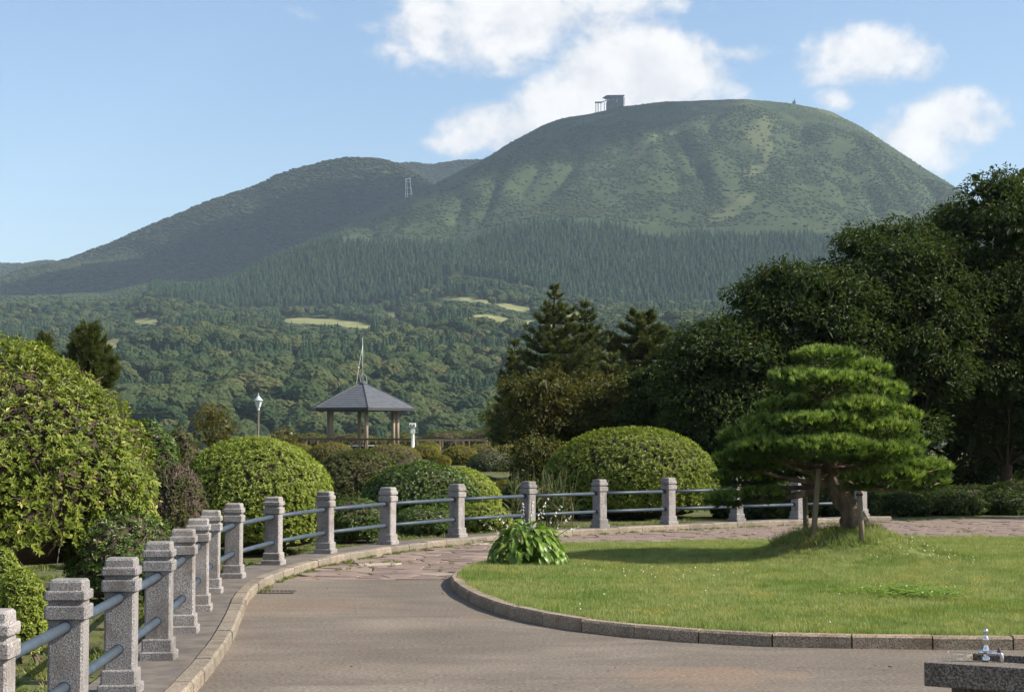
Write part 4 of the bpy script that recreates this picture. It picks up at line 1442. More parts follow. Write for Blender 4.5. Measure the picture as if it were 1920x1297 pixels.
leafy_tree('broadleaf_tree', 'dark tree between olive tree and large-leaved row', (*at(1235, 790, 55)[:2], gzf(4, 55)), crown_clumps(1235, 775, 72, 100, 55, 26, .6, 209), MAT['bigleaf'], 420, .13, .12, seed=35, inner=1.3)
ob = leafy_tree('ochre_bush', 'upright ochre-yellow bush behind the pale azalea mound', (*at(400, 830, 52)[:2], gzf(-8, 52)), crown_clumps(400, 800, 37, 42, 52, 18, .28, 211, flat=1.1), MAT['ochre'], 900, .06, .04, seed=36, inner=.8, cat='bush', droop=-.5)
leafy_tree('ochre_bush', 'low ochre bush beside the lamp post foot', (*at(530, 830, 70)[:2], gzf(-8, 70)), crown_clumps(532, 822, 28, 20, 70, 10, .3, 213), MAT['ochre'], 620, .08, .04, seed=37, inner=.8, cat='bush')


def conifer(name, label, px, apex, hw, basey, d, seed, mat='conifer', whorls=15, per=7, flat=.18, up=.55, needle=.17, group=None, top_flat=False, ntuft=26):
    rg = np.random.default_rng(seed)
    tp = at(px, apex, d)
    g0 = gzf(tp[0], d)
    base = np.array([tp[0], d, g0])
    H = tp[2] - g0
    R = hw * d / F
    zlow = at(px, basey, d)[2] - g0
    root = thing(name, label, 'tree', base, 0, group)
    mt = MB()
    tr = catmull([(0, 0, -.15), (.06, .03, H * .35), (-.04, 0, H * .7), (0, 0, H * .985)], 6)
    mt.tube(tr, np.linspace(.16, .02, len(tr)) * H / 7, 8, rough=.15)
    mt.build('trunk', MAT['twig'], root, smooth=True)
    mb, mf = MB(), MB()
    for w in range(whorls):
        t = (w + rg.uniform(-.25, .25)) / (whorls - 1)
        t = min(max(t, 0), 1)
        z = zlow + (H * .97 - zlow) * t
        prof = (1 - t) ** .8 if not top_flat else min(1.0, (1 - t) * 2.2 + .28)
        Lb = R * prof + .12
        m_ = per if t < .85 else 4
        for j in range(m_):
            a = j * 2 * math.pi / m_ + w * 1.1 + rg.uniform(-.3, .3)
            L = Lb * rg.uniform(.6, 1.12)
            dr = np.array([math.cos(a), math.sin(a), 0])
            s0 = np.array([0, 0, z])
            tip = s0 + dr * L + np.array([0, 0, L * flat * up + .08])
            mid = s0 + dr * L * .55 + np.array([0, 0, -L * .05])
            ln = catmull([s0, mid, tip], 6)
            mb.tube(ln, np.linspace(.028, .006, len(ln)), 4)
            nt_ = max(8, int(ntuft * 1.9 * L / max(R, .3)))
            u = rg.random(nt_) ** .7
            k_ = u * (len(ln) - 1)
            k0 = np.minimum(k_.astype(int), len(ln) - 2)
            Pp = ln[k0] + (ln[k0 + 1] - ln[k0]) * (k_ - k0)[:, None]
            side = np.array([-math.sin(a), math.cos(a), 0])
            Pp = Pp + side * (rg.uniform(-1, 1, nt_) * L * .26 * (1.15 - u * .7))[:, None] + np.array([0, 0, 1]) * rg.uniform(-.02, .12, nt_)[:, None]
            Dd = dr * .7 + np.array([0, 0, .65]) + side * rg.uniform(-.5, .5, nt_)[:, None]
            mf.brush(Pp, Dd, 13, needle * 1.15, .026, .6, np.clip(rg.normal(.45, .25, nt_), 0, 1))
    mf.brush(np.array([[0, 0, H * .97]]), np.array([[0, 0, 1.0]]), 14, needle * 1.5, .03, .3)
    mb.build('branches', MAT['twig'], root)
    mf.build('needles', MAT[mat], root)
    return root


conifer('pine_tree', 'tall layered pine with the highest pointed top of the conifer group', 1040, 533, 128, 830, 62, 301, whorls=19, per=8, ntuft=46)
conifer('pine_tree', 'second pointed pine close behind the tall layered pine', 1098, 566, 80, 800, 66, 302, whorls=17, per=7, ntuft=40)
conifer('pine_tree', 'flat-topped pine between layered pines and large-leaved trees', 1205, 582, 78, 780, 60, 303, whorls=13, per=8, top_flat=True, ntuft=44)
conifer('pine_tree', 'short pine low in front of the layered pines', 1150, 668, 95, 850, 58, 304, whorls=13, per=8, ntuft=40)
conifer('pine_tree', 'narrow dark pine on the left flank of the layered pine', 965, 640, 48, 830, 68, 305, whorls=14, per=6, ntuft=30)
conifer('pine_tree', 'dark bristly pine rising behind the largest azalea', 168, 612, 52, 735, 44, 306, whorls=13, per=7, up=2.2, ntuft=34)
conifer('pine_tree', 'small pine tip just above the largest azalea', 84, 632, 24, 735, 47, 307, whorls=8, per=5, up=2.0, ntuft=20)
# ------------------------------------------------------------------ the garden pine on its mound
tb = at(1592, 980, 24.25)
gp = thing('garden_pine', 'clipped garden pine with a leaning trunk and layered bright pads on a grassy mound', 'tree', (tb[0], 24.25, float(lawn_z(tb[0], 24.25))))
g0 = np.array([tb[0], 24.25, float(lawn_z(tb[0], 24.25))])
TR = catmull([at(1604, 990, 24.25) - g0, at(1594, 955, 24.25) - g0, at(1568, 920, 24.30) - g0, at(1560, 880, 24.35) - g0, at(1578, 840, 24.35) - g0, at(1566, 790, 24.30) - g0, at(1556, 740, 24.25) - g0, at(1550, 690, 24.25) - g0], 6)
mb = MB()
mb.tube(TR, np.interp(np.linspace(0, 1, len(TR)), [0, .12, .3, .6, 1], [.19, .145, .12, .085, .03]), 14, rough=.22, seed=5)
mb.build('trunk', MAT['pine_bark'], gp, smooth=True)
PADS = [(1548, 672, 62, 26, 0), (1600, 700, 78, 30, .25), (1505, 714, 62, 30, -.2), (1560, 722, 80, 28, -.5), (1645, 742, 62, 34, -.1), (1565, 762, 98, 32, .5), (1470, 768, 52, 26, .25), (1610, 770, 70, 30, -.6),
        (1452, 800, 62, 28, .1), (1535, 796, 84, 28, -.75), (1680, 790, 52, 36, .2), (1640, 812, 85, 34, -.55), (1500, 826, 78, 28, .6), (1400, 824, 56, 30, -.2), (1440, 846, 80, 30, -.6), (1550, 842, 90, 30, -1.0), (1640, 852, 86, 30, -.7), (1690, 838, 48, 34, .3),
        (1395, 866, 58, 30, -.1), (1720, 884, 66, 30, -.1), (1665, 898, 66, 26, -.5), (1735, 908, 48, 22, .2), (1400, 900, 62, 24, .35), (1362, 938, 42, 20, -.15), (1470, 884, 60, 24, .5), (1580, 810, 90, 40, .9), (1620, 860, 80, 30, 1.0), (1430, 930, 44, 18, -.1), (1610, 905, 40, 18, -.6)]
for q, (px, py, hw, hh, dy) in enumerate(PADS):
    d = 24.25 + dy
    c = at(px, py, d) - g0
    r = np.array([hw * d / F, max(.25, hw * d / F * .85), hh * d / F * .74])
    n = int(290 * r[0] * r[1] / .2)
    dd = rand_dirs(n); dd[:, 2] = np.where(dd[:, 2] < -.1, -dd[:, 2], dd[:, 2]); dd = unit(dd)
    lum = 1 + .2 * (fbm(dd[:, 0] * 2.5 + q, dd[:, 1] * 2.5, dd[:, 2] * 2.5, 2, q) - .5) * 2
    Pp = c + dd * r * (RNG.uniform(.72, 1.0, n) * lum)[:, None]
    Dn = dd * np.array([.55, .55, .5]) + np.array([0, 0, .75])
    mf = MB()
    mf.brush(Pp, Dn, 20, RNG.uniform(.075, .12, n), .012, .46, np.clip(RNG.normal(.60, .22, n), 0, 1))  # young candles; their paler tone also paints the light on pad tops
    # needles on the underside, toned dark to paint the shade between pads
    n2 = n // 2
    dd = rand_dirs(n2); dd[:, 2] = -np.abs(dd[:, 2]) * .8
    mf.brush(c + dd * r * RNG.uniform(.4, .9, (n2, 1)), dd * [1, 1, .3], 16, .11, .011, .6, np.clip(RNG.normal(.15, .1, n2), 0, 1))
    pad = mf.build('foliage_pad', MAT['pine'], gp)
    k = np.argmin(np.abs(TR[:, 2] - (c[2] - .18 - .15 * abs(c[0]))))
    k = max(k, 14)
    a = TR[k]
    ml = MB()
    mid = a * .5 + c * .5 + np.array([0, 0, -.08])
    bl = catmull([a, mid, c + [0, 0, -r[2] * .3]], 5)
    ml.tube(bl, np.linspace(.05, .014, len(bl)), 6, rough=.2, seed=q)
    for s_ in range(5):
        e = c + rand_dirs(1)[0] * r * .75
        ml.tube([bl[-3], (bl[-3] + e) / 2 + [0, 0, -.02], e], [.014, .01, .005], 4)
    ml.build('branch', MAT['pine_bark'], gp, smooth=True)
for lab, (px0, py0, px1, py1, d) in (('left wooden prop stake leaning against the garden pine', (1524, 993, 1536, 868, 23.9)), ('right wooden prop stake standing before the garden pine trunk', (1617, 1012, 1611, 922, 23.6)), ('rear wooden prop stake behind the garden pine trunk', (1512, 975, 1508, 900, 24.85))):
    a, b_ = at(px0, py0, d), at(px1, py1, d)
    zz_ = float(lawn_z(a[0], a[1])) - .06
    a = a.copy(); a[2] = zz_
    o = thing('prop_stake', lab, 'stake', a)
    mb = MB()
    mb.tube([[0, 0, 0], (b_ - a) * .5, b_ - a], [.042, .038, .035], 10, rough=.08)
    mb.build('pole', MAT['stake'], o, smooth=True)
    mb = MB()
    mb.tube([(b_ - a) * .93, (b_ - a) * .97], .045, 10)
    mb.build('binding', MAT['twig'], o)

# ------------------------------------------------------------------ hosta
hp = np.array([.20, 22.95]); hz = float(lawn_z(hp[0], hp[1]))
hosta = thing('hosta_plant', 'large leafy hosta with drooping pale flower stalks at the lawn corner', 'plant', (hp[0], hp[1], hz))


def hosta_leaf(seed):
    rg = np.random.default_rng(seed)
    L, W = rg.uniform(.12, .165), rg.uniform(.07, .095)
    nu = 7
    Vv = []
    for k in range(nu):
        t = k / (nu - 1)
        w = W / 2 * math.sin(math.pi * min(1, t * .93 + .07)) ** .8
        y = L * t; z = .10 * t - .26 * t ** 2.2
        for s_ in (-1, -.5, 0, .5, 1):
            Vv.append([s_ * w, y, z * L / .30 + abs(s_) * w * .38 + .006 * math.sin(t * 9 + s_ * 4)])
    Fq = [[k * 5 + j, k * 5 + j + 1, k * 5 + 6 + j, k * 5 + 5 + j] for k in range(nu - 1) for j in range(4)]
    r = np.full(len(Vv), rg.uniform(.2, .9))
    return build_mesh('leaf', Vv, [Fq], MAT['hosta'], r, True)


hl = [hosta_leaf(k) for k in range(9)]
mb = MB()
for k in range(210):
    a = k * 2.39996 + random.uniform(-.3, .3)
    t = math.sqrt((k + .5) / 210)
    rad = .04 + .40 * t
    h = .40 * (1 - t ** 2.2) + .06 + random.uniform(-.03, .05)
    pt = (math.cos(a) * rad, math.sin(a) * rad, h)
    o = obj('leaf', hl[k % 9], hosta, pt, (math.radians(38 - 62 * t + random.uniform(-14, 14)), random.uniform(-.3, .3), a - math.pi / 2), (random.uniform(.8, 1.15),) * 3)
    mb.tube([[0, 0, -.02], [pt[0] * .5, pt[1] * .5, h * .7], pt], [.005, .004, .003], 4, r=.4)
mb.build('stems', MAT['hosta'], hosta)
for k, (dx, hh, lean) in enumerate(((.42, .62, .26), (.30, .74, .22), (.05, .80, .0), (-.05, .78, -.05), (.2, .84, .08), (-.25, .62, -.22), (-.38, .52, -.3), (.48, .50, .3), (-.52, .30, -.42), (.12, .70, .1))):
    st = thing('x', None, None) if False else None
    mb = MB()
    a = np.array([dx * .35, random.uniform(-.15, .15), .1]); tip = np.array([dx + lean * .5, random.uniform(-.2, .1), hh])
    ln = catmull([a, (a + tip) / 2 + [0, 0, .08], tip], 6)
    mb.tube(ln, np.linspace(.006, .003, len(ln)), 5, r=.7)
    so = mb.build('flower_stalk', MAT['reed'], hosta)
    mp_ = MB()
    for q in range(7 if k < 8 else 4):
        c = ln[-1 - q] if q < 6 else ln[-3]
        dn = unit(np.array([random.uniform(-1, 1), random.uniform(-1, 1), -.8]))
        e = c + dn * .045
        mp_.tube([c, c + dn * .018, c + dn * .036], [.002, .005, .009], 6)
    mp_.build('bell_flower', MAT['white_petal'], so)

# tall reeds behind the fence
rp = at(1012, 985, 36.0)
reed = thing('reed_clump', 'tall thin grass stems standing behind the fence beside the hosta', 'plant', (rp[0], 36.0, gzf(rp[0], 36)))
mb = MB()
for k in range(90):
    b0 = np.array([random.uniform(-.55, .65), random.uniform(-.3, .3), -.03])
    h = random.uniform(.5, 1.25)
    ln = random.uniform(-.18, .18)
    mb.tube(catmull([b0, b0 + [ln * .3, 0, h * .55], b0 + [ln, random.uniform(-.1, .1), h]], 3), np.linspace(.007, .003, 7), 4, r=random.random())
    for q in range(2):
        mb.leaves((b0 + [ln * .2, 0, h * random.uniform(.2, .6)])[None], np.array([[random.uniform(-1, 1), random.uniform(-.5, .5), .9]]), np.array([[0, 0, 1.0]]), .35, .018, .1, .3, np.array([random.random()]))
mb.build('stems', MAT['reed'], reed)

# ------------------------------------------------------------------ drinking fountain at the lower right
fx0, fd = 1.83, 8.0
a_f = -.52
fo = thing('drinking_fountain', 'square concrete drinking fountain with a sunken basin and chrome tap', 'fountain', (2.14, 8.14, 0.0), a_f)
mb = MB()
W2, D2, zt, th = .235, .25, .735, .105
# rim of four bevelled bars round the basin and its floor
for (cx, cy, sx_, sy_) in ((0, -.165, .47, .17), (0, .215, .47, .07), (-.185, .055, .10, .25), (.195, .055, .08, .25)):
    mb.box((cx, cy, zt - th / 2), (sx_ - .0, sy_, th - (.002 if sx_ < .2 else 0)))
mb.box((0, .04, zt - th + .012), (.40, .34, .02))
bo = mb.build('basin', MAT['trough'], fo)
bv = bo.modifiers.new('bevel', 'BEVEL'); bv.width = .006; bv.segments = 2; bv.limit_method = 'ANGLE'
mb = MB()
mb.box((.02, .02, (zt - th) / 2 - .02), (.33, .36, zt - th + .04), taper=.98)
pd = mb.build('pedestal', MAT['trough'], fo)
bv = pd.modifiers.new('bevel', 'BEVEL'); bv.width = .008; bv.segments = 2
MB().lathe((0, .05, zt - th + .021), [(.03, 0), (.03, .004), (.02, .006)], 14).build('drain', MAT['iron'], fo)
tap = MB().lathe((.0, -.10, zt), [(.016, -.01), (.016, .018), (.012, .022), (.012, .040)], 14).build('tap', MAT['chrome'], fo, smooth=True)
tb_ = MB()
tb_.tube([(-.032, -.10, zt + .040), (.05, -.10, zt + .038)], [.012, .012], 12)
tb_.lathe((0, -.10, zt + .036), [(.013, 0), (.016, .012), (.012, .024), (.0085, .036), (.010, .048), (.0135, .056), (.0135, .066), (.009, .073), (.006, .082), (.0095, .090), (.0115, .098), (.008, .107), (.001, .110)], 16)
tb_.build('tap_body', MAT['chrome'], tap, smooth=True)
sp = MB()
sp.tube(catmull([(.05, -.10, zt + .038), (.066, -.10, zt + .036), (.070, -.10, zt + .022), (.070, -.10, zt + .004)], 5), .009, 12)
sp.build('spout', MAT['chrome'], tap, smooth=True)
MB().tube([(.058, -.10, zt + .04), (.058, -.10, zt + .066)], [.008, .006], 10).build('handle', MAT['iron'], tap, smooth=True)

# ------------------------------------------------------------------ terrace: pavilion, lamp, telescope, railings
PV = at(680, 835, 120); pz = gzf(PV[0], 120)
pav = thing('pavilion', 'open hexagonal pavilion with grey slatted roof and timber columns on the terrace', 'pavilion', (PV[0], 120, pz))
ze, za = at(680, 766, 120)[2] - pz, at(680, 719, 120)[2] - pz
R = 3.70
hexa = [math.radians(-80 + 60 * k) for k in range(6)]
for a in hexa:
    mb = MB(); mb.tube([(math.cos(a) * 2.49, math.sin(a) * 2.49, -.1), (math.cos(a) * 2.49, math.sin(a) * 2.49, ze + .15)], .13, 14)
    mb.build('column', MAT['column'], pav, smooth=True)
roof = MB()


def hring(r, z):
    return [[math.cos(a) * r, math.sin(a) * r, z] for a in hexa]


V_ = np.array(hring(R * .99, ze - .02) + hring(R * .99, ze + .0) + hring(.2, za - .10))
q_ = [[k, (k + 1) % 6, 6 + (k + 1) % 6, 6 + k] for k in range(6)] + [[6 + k, 6 + (k + 1) % 6, 12 + (k + 1) % 6, 12 + k] for k in range(6)]
roof.add(V_, [q_, [[5, 4, 3, 2, 1, 0], [12, 13, 14, 15, 16, 17]]])
ro = roof.build('roof', MAT['station_dark'], pav)


def rz_(t):                       # slightly concave roof line, t from eave 0 to peak 1
    return ze + (za - ze) * (t ** .93)


NC = 13
for k in range(NC):
    t0, t1 = k / NC, (k + 1) / NC
    r0, r1 = R * (1 - t0) + .12 * t0, R * (1 - t1) + .12 * t1 + .02
    z0, z1 = rz_(t0) + .055, rz_(t1) + .030
    V_ = np.array(hring(r0, z0 - .06) + hring(r0, z0) + hring(r1, z1))
    q_ = [[j, (j + 1) % 6, 6 + (j + 1) % 6, 6 + j] for j in range(6)] + [[6 + j, 6 + (j + 1) % 6, 12 + (j + 1) % 6, 12 + j] for j in range(6)]
    mb = MB(); mb.add(V_, [q_])
    mb.build('roof_course', MAT['slate'], ro)
for a in hexa:
    mb = MB()
    mb.tube([(math.cos(a) * (R * (1 - t) + .12 * t + .01), math.sin(a) * (R * (1 - t) + .12 * t + .01), rz_(t) + .06) for t in np.linspace(0, 1, 8)], .035, 6)
    mb.build('ridge', MAT['ridge'], ro)
mb = MB()
mb.add(np.array(hring(R * 1.0, ze - .16) + hring(R * 1.0, ze - .02)), [[[k, (k + 1) % 6, 6 + (k + 1) % 6, 6 + k] for k in range(6)]])
mb.build('fascia', MAT['station_dark'], ro)
MB().lathe((0, 0, za), [(.34, -.04), (.30, .06), (.12, .14), (.10, .22)], 12).build('finial', MAT['ridge'], ro, smooth=True)
for (x0, y0) in ((-.9, -.2), (.5, 1.0)):
    bn = thing('bench', 'white bench inside the pavilion' if x0 < 0 else 'pale bench on the far side inside the pavilion', 'bench', (PV[0] + x0, 120 + y0, pz))
    MB().box((0, 0, .42), (1.3, .4, .07)).build('seat', MAT['white_paint'], bn)
    for s_ in (-1, 1):
        MB().box((s_ * .5, 0, .18), (.1, .34, .42)).build('leg', MAT['concrete'], bn)
# flag pole above the roof
fpz = at(680, 716, 120)[2]
fp = thing('flag_pole', 'thin pale pole with stays on top of the pavilion roof', 'pole', (PV[0] - .03, 120, fpz))
zt_ = at(678, 632, 120)[2] - fpz
MB().tube([(0, 0, -.1), (0, 0, zt_)], [.02, .013], 8).build('mast', MAT['pole_metal'], fp, smooth=True)
MB().tube([(0, 0, zt_ * .82), (-.24, -.1, zt_ * .33), (-.38, -.1, -.1)], .010, 5).build('halyard', MAT['white_paint'], fp)
MB().lathe((-.24, -.1, zt_ * .30), [(.02, 0), (.045, .03), (.045, .08), (.02, .11)], 8).build('weight', MAT['white_paint'], fp)
for (dx, dy) in ((-.12, -.1), (.32, -.05), (.02, .3)):
    MB().tube([(0, 0, .62), (dx * .8, dy * .8, .35), (dx, dy, -.16)], .011, 5).build('strut', MAT['pole_metal'], fp)

# lamp
LP = at(484, 820, 80); lz = gzf(LP[0], 80)
lamp = thing('street_lamp', 'lantern lamp on a slim brown post behind the pale azalea mound', 'lamp', (LP[0], 80, lz))
zt_ = at(484, 738, 80)[2] - lz
zl = zt_ - .62
MB().lathe((0, 0, 0), [(.09, -.05), (.09, .25), (.05, .32), (.045, zl - .12), (.045, zl - .05)], 12).build('post', MAT['lamp_post'], lamp, smooth=True)
MB().lathe((0, 0, zl - .13), [(.05, 0), (.065, .02), (.065, .10), (.045, .13), (.10, .17), (.105, .18)], 12).build('collar', MAT['lamp_cap'], lamp, smooth=True)
gl = MB()
gl.lathe((0, 0, zl + .045), [(.095, 0), (.165, .27)], 6)
gl.build('lantern_glass', MAT['lamp_glass'], lamp)
for k in range(6):
    a = k * math.pi / 3
    MB().tube([(math.cos(a) * .097, math.sin(a) * .097, zl + .045), (math.cos(a) * .167, math.sin(a) * .167, zl + .315)], .010, 5).build('lantern_bar', MAT['lamp_cap'], lamp)
MB().lathe((0, 0, zl + .315), [(.215, 0), (.21, .02), (.13, .09), (.085, .16), (.05, .20), (.018, .22), (.018, .25), (.03, .27), (.012, .30), (.002, .36)], 12).build('lantern_cap', MAT['lamp_cap'], lamp, smooth=True)

# viewing telescope
TS = at(774, 835, 104); tz = gzf(TS[0], 104)
ts = thing('viewing_telescope', 'white coin-operated viewing telescope beside the pavilion', 'telescope', (TS[0], 104, tz))
zt_ = at(774, 792, 104)[2] - tz
MB().lathe((0, 0, 0), [(.16, -.05), (.16, .05), (.10, .10), (.085, zt_ - .62), (.10, zt_ - .58)], 12).build('pedestal', MAT['white_paint'], ts, smooth=True)
MB().box((0, 0, zt_ - .46), (.24, .22, .30)).build('coin_box', MAT['white_paint'], ts)
mb = MB()
mb.box((-.02, .05, zt_ - .14), (.38, .46, .24), taper=.9)
hd = mb.build('telescope_head', MAT['white_paint'], ts)
for s_ in (-1, 1):
    m2 = MB(); m2.tube([(-.02 + s_ * .09, -.26, zt_ - .17), (-.02 + s_ * .09, -.15, zt_ - .16)], .055, 10)
    m2.build('eyepiece', MAT['station_dark'], hd, smooth=True)
MB().tube([(-.2, -.05, zt_ - .33), (.2, -.05, zt_ - .33)], .03, 8).build('grip', MAT['station_dark'], ts)


def railing(label, pts, h, mat, step=1.6, brace=True):
    """timber railing: posts, top and bottom rails, slanting braces"""
    P_ = np.array([(at(px, 830, d)[0], d) for px, d in pts])
    g_ = [gzf(*q) for q in P_]
    root = thing('timber_railing', label, 'railing', (P_[0][0], P_[0][1], g_[0]))
    o0 = np.array([P_[0][0], P_[0][1], g_[0]])
    for k in range(len(P_) - 1):
        A, B = P_[k], P_[k + 1]
        L = np.linalg.norm(B - A)
        n = max(1, int(round(L / step)))
        az = math.atan2(B[1] - A[1], B[0] - A[0])
        zt2 = max(g_) + h
        for hh, sz in ((zt2, .11), (zt2 - h + .22, .08)):
            c = (A + B) / 2
            MB().box((c[0] - o0[0], c[1] - o0[1], hh - o0[2]), (L + (.1 if sz > .1 else -.02), .09, sz), az).build('rail', mat, root)
        for j in range(n + (1 if k == len(P_) - 2 else 0)):
            q = A + (B - A) * j / n
            zg = gzf(*q)
            MB().box((q[0] - o0[0], q[1] - o0[1], (zg + zt2) / 2 - o0[2] - .06), (.10, .10, zt2 - zg + .06), az).build('post', mat, root)
            if brace and j < n:
                q2 = A + (B - A) * (j + .5) / n
                m2 = MB(); m2.tube([(q2[0] - .25 - o0[0], q2[1] - o0[1], zt2 - h + .25 - o0[2]), (q2[0] - o0[0] + .15, q2[1] - o0[1], zt2 - .05 - o0[2])], .035, 5)
                m2.build('brace', mat, root)
    return root


railing('long dark timber railing in front of the pavilion', [(553, 112), (640, 107), (775, 105)], .82, MAT['dark_timber'])
railing('timber railing right of the telescope, sunlight painted into its paler tone', [(782, 105), (912, 104)], .80, MAT['sunlit_timber'])
railing('timber railing running back behind the telescope', [(914, 104.3), (905, 117), (782, 124)], .84, MAT['dark_timber'], brace=False)
railing('dark timber railing leading right to the conifers', [(917, 104.5), (1010, 101)], .82, MAT['dark_timber'])

# ------------------------------------------------------------------ ropeway on the mountain
dS = 3235.0


def tground(px, d):
    return float(terr(np.array([float(px)]), np.array([float(d)]))[0])


mpx = dS / F                       # metres per column there
sx0 = (1155 - 960) * mpx
zS = tground(1155, dS)
zr = at(1155, 198, dS)[2]
st = thing('ropeway_station', 'dark summit station building with open landing deck on the mountain top', 'building', (sx0, dS, zr))
dz_ = zr - min(zS, zr) + 14
mb = MB(); mb.box((0, 0, (14.5 - dz_) / 2), (25, 22, 14.5 + dz_), .25); wl = mb.build('wall', MAT['station'], st)
mb = MB(); mb.box((-3, -1, 15.6), (34, 26, 1.5), .25, tilt=('Y', -.06)); mb.build('roof', MAT['station_dark'], st)
MB().box((-14, -6, 11.0), (10, 8, 1.2), .25).build('balcony', MAT['station_dark'], st)
for k, (x, z) in enumerate(((2, 5), (3, 8.3), (-4, 8.5))):
    MB().box((x, -12.2, z), (1.8, .8, 1.4), .25).build('window', MAT['station_pale'], wl)
mb = MB(); mb.tube([(-26, -9, 4.0), (-9, -9, 9.5)], 1.1, 5); mb.build('canopy', MAT['station_pale'], st)
MB().box((-30, -6, 4.4), (13, 10, 1.0), .1).build('deck', MAT['station_dark'], st)
for k, x in enumerate((-35, -31, -26, -20, -16)):
    zg = tground(1155 + x / mpx, dS - 6) - zr
    MB().box((x, -6, (4.2 + zg) / 2 - 1), (1.3, 1.3, max(2, 4.2 - zg + 2))).build('deck_column', MAT['station_pale'] if k in (2, 3) else MAT['station_dark'], st)
for x in (13.6, 16.6):
    MB().box((x, -4, (14 - dz_) / 2), (.7, .7, 14 + dz_)).build('tower_leg', MAT['station_dark'], st)
for z in (2.5, 6, 9.5, 13):
    MB().box((15.1, -4, z), (3.2, .55, .6)).build('tower_landing', MAT['station_dark'], st)
px_p, d_p = 766, 2830.0
zp = tground(px_p, d_p)
zb = at(px_p, 374, d_p)[2]
z0p = min(zp, zb) - 3
py = thing('ropeway_pylon', 'pale steel ropeway pylon standing on the saddle of the ridge', 'pylon', ((px_p - 960) * d_p / F, d_p, z0p))
Hh = at(px_p, 332, d_p)[2] - z0p
for (x0, y0, x1) in ((-5, -3, -5.5), (6.5, -3, 1), (-2, 4, -4), (3.5, 4, 1.5)):
    m2 = MB(); m2.tube([(x0, y0, 0), (x1, y0 * .3, Hh * .93)], .42, 5); m2.build('leg', MAT['steel'], py)
MB().box((-1.8, 0, Hh * .93), (9.5, 1.2, 1.3), .0, tilt=('Y', -.22)).build('crossarm', MAT['steel'], py)
for t in (.3, .55, .8):
    MB().box((-1.3, -1, Hh * t), (9 - 4 * t, .4, .45)).build('brace', MAT['steel'], py)
dM = 3290.0
zM = at(1493, 193, dM)[2]
mk = thing('summit_hut', 'tiny dark hut with a mast on the skyline of the dome', 'hut', ((1493 - 960) * dM / F, dM, min(zM, tground(1493, dM))))
MB().box((0, 0, 2), (5, 5, 7)).build('wall', MAT['station'], mk)
MB().box((1, 0, 6), (.8, .8, 9)).build('mast', MAT['station_dark'], mk)

# ------------------------------------------------------------------ grass, clover, weeds


def tuft(seed, n, h, w, spread, mat, lean=.5):
    rg = np.random.default_rng(seed)
    mb = MB()
    P_ = np.column_stack([rg.uniform(-spread, spread, n), rg.uniform(-spread, spread, n), np.full(n, -.004)])
    Dd = unit(np.column_stack([rg.normal(0, lean, n), rg.normal(0, lean, n), np.ones(n)]))
    L = rg.uniform(.55, 1.15, n) * h
    S = unit(np.cross(Dd, rand_dirs(n))) * w / 2
    V_ = np.stack([P_ - S, P_ + S, P_ + Dd * L[:, None]], 1).reshape(-1, 3)
    mb.add(V_, [np.arange(3 * n).reshape(-1, 3)], np.repeat(rg.random(n), 3))
    return mb.mesh('tuft', mat)


grass_p = [tuft(k, 34, .050, .006, .07, MAT['grass']) for k in range(5)]
rough_p = [tuft(20 + k, 26, .15, .008, .07, MAT['grass'], .45) for k in range(3)]
weed_p = [tuft(40 + k, 22, .055, .011, .045, MAT['weed'], .7) for k in range(4)]
gxs = np.arange(-.75, 11.5, .075); gys = np.arange(14.7, 30.4, .075)
GX, GY = np.meshgrid(gxs, gys)
P_ = np.column_stack([GX.ravel(), GY.ravel()]) + RNG.uniform(-.045, .045, (GX.size, 2))
ins = inside_poly(P_, LI + INW * .0)
P_ = P_[ins]
P3 = np.column_stack([P_, lawn_z(P_[:, 0], P_[:, 1])])
mr = np.hypot(P_[:, 0] - MC[0], P_[:, 1] - MC[1])
bare = (fbm(P_[:, 0] / .35, P_[:, 1] / .35, 0, 3, 95) > .50) & (mr < 1.35) & (P_[:, 0] > MC[0] - .5) & (P_[:, 1] < MC[1] + .3)
hgt = .75 + .7 * fbm(P_[:, 0] / .9, P_[:, 1] / .9, 0, 3, 97)
edge_ = np.min(np.linalg.norm(P_[:, None, :] - LI[None, ::3, :], axis=2), 1) < .16
hgt = np.where(edge_, hgt * 1.45, hgt)
hgt = np.where(P_[:, 1] > 28.3, hgt * 1.3, hgt)
ed = ~bare
n = ed.sum()
scatter('lawn_grass', 'short sunlit green grass of the lawn', 'grass', grass_p, P3[ed], RNG.integers(0, 5, n), RNG.uniform(0, 6.28, n), np.stack([np.ones(n), np.ones(n), hgt[ed]], 1))
# longer grass on the crown of the mound
a = RNG.uniform(0, 6.28, 420); r_ = np.sqrt(RNG.random(420)) * .85
Pm = np.column_stack([MC[0] + np.cos(a) * r_ * 1.2, MC[1] + .1 + np.sin(a) * r_])
Pm = Pm[fbm(Pm[:, 0] / .4, Pm[:, 1] / .4, 0, 2, 99) > .42]
scatter('mound_grass', 'longer tufted grass on the crown of the pine mound', 'grass', rough_p, np.column_stack([Pm, lawn_z(Pm[:, 0], Pm[:, 1])]), RNG.integers(0, 3, len(Pm)), RNG.uniform(0, 6.28, len(Pm)), RNG.uniform(.6, 1.25, len(Pm)))


def clover_proto(seed):
    rg = np.random.default_rng(seed)
    mb = MB()
    n = 9
    P_ = np.column_stack([rg.uniform(-.06, .06, n), rg.uniform(-.06, .06, n), rg.uniform(.035, .06, n)])
    for q in range(3):
        a_ = rg.uniform(0, 6.28, n)
        mb.leaves(P_, np.column_stack([np.cos(a_), np.sin(a_), np.full(n, .15)]), np.broadcast_to([0, 0, 1.0], (n, 3)), .022, .02, .1, .05, rg.random(n))
    return mb.mesh('clover', MAT['clover'])


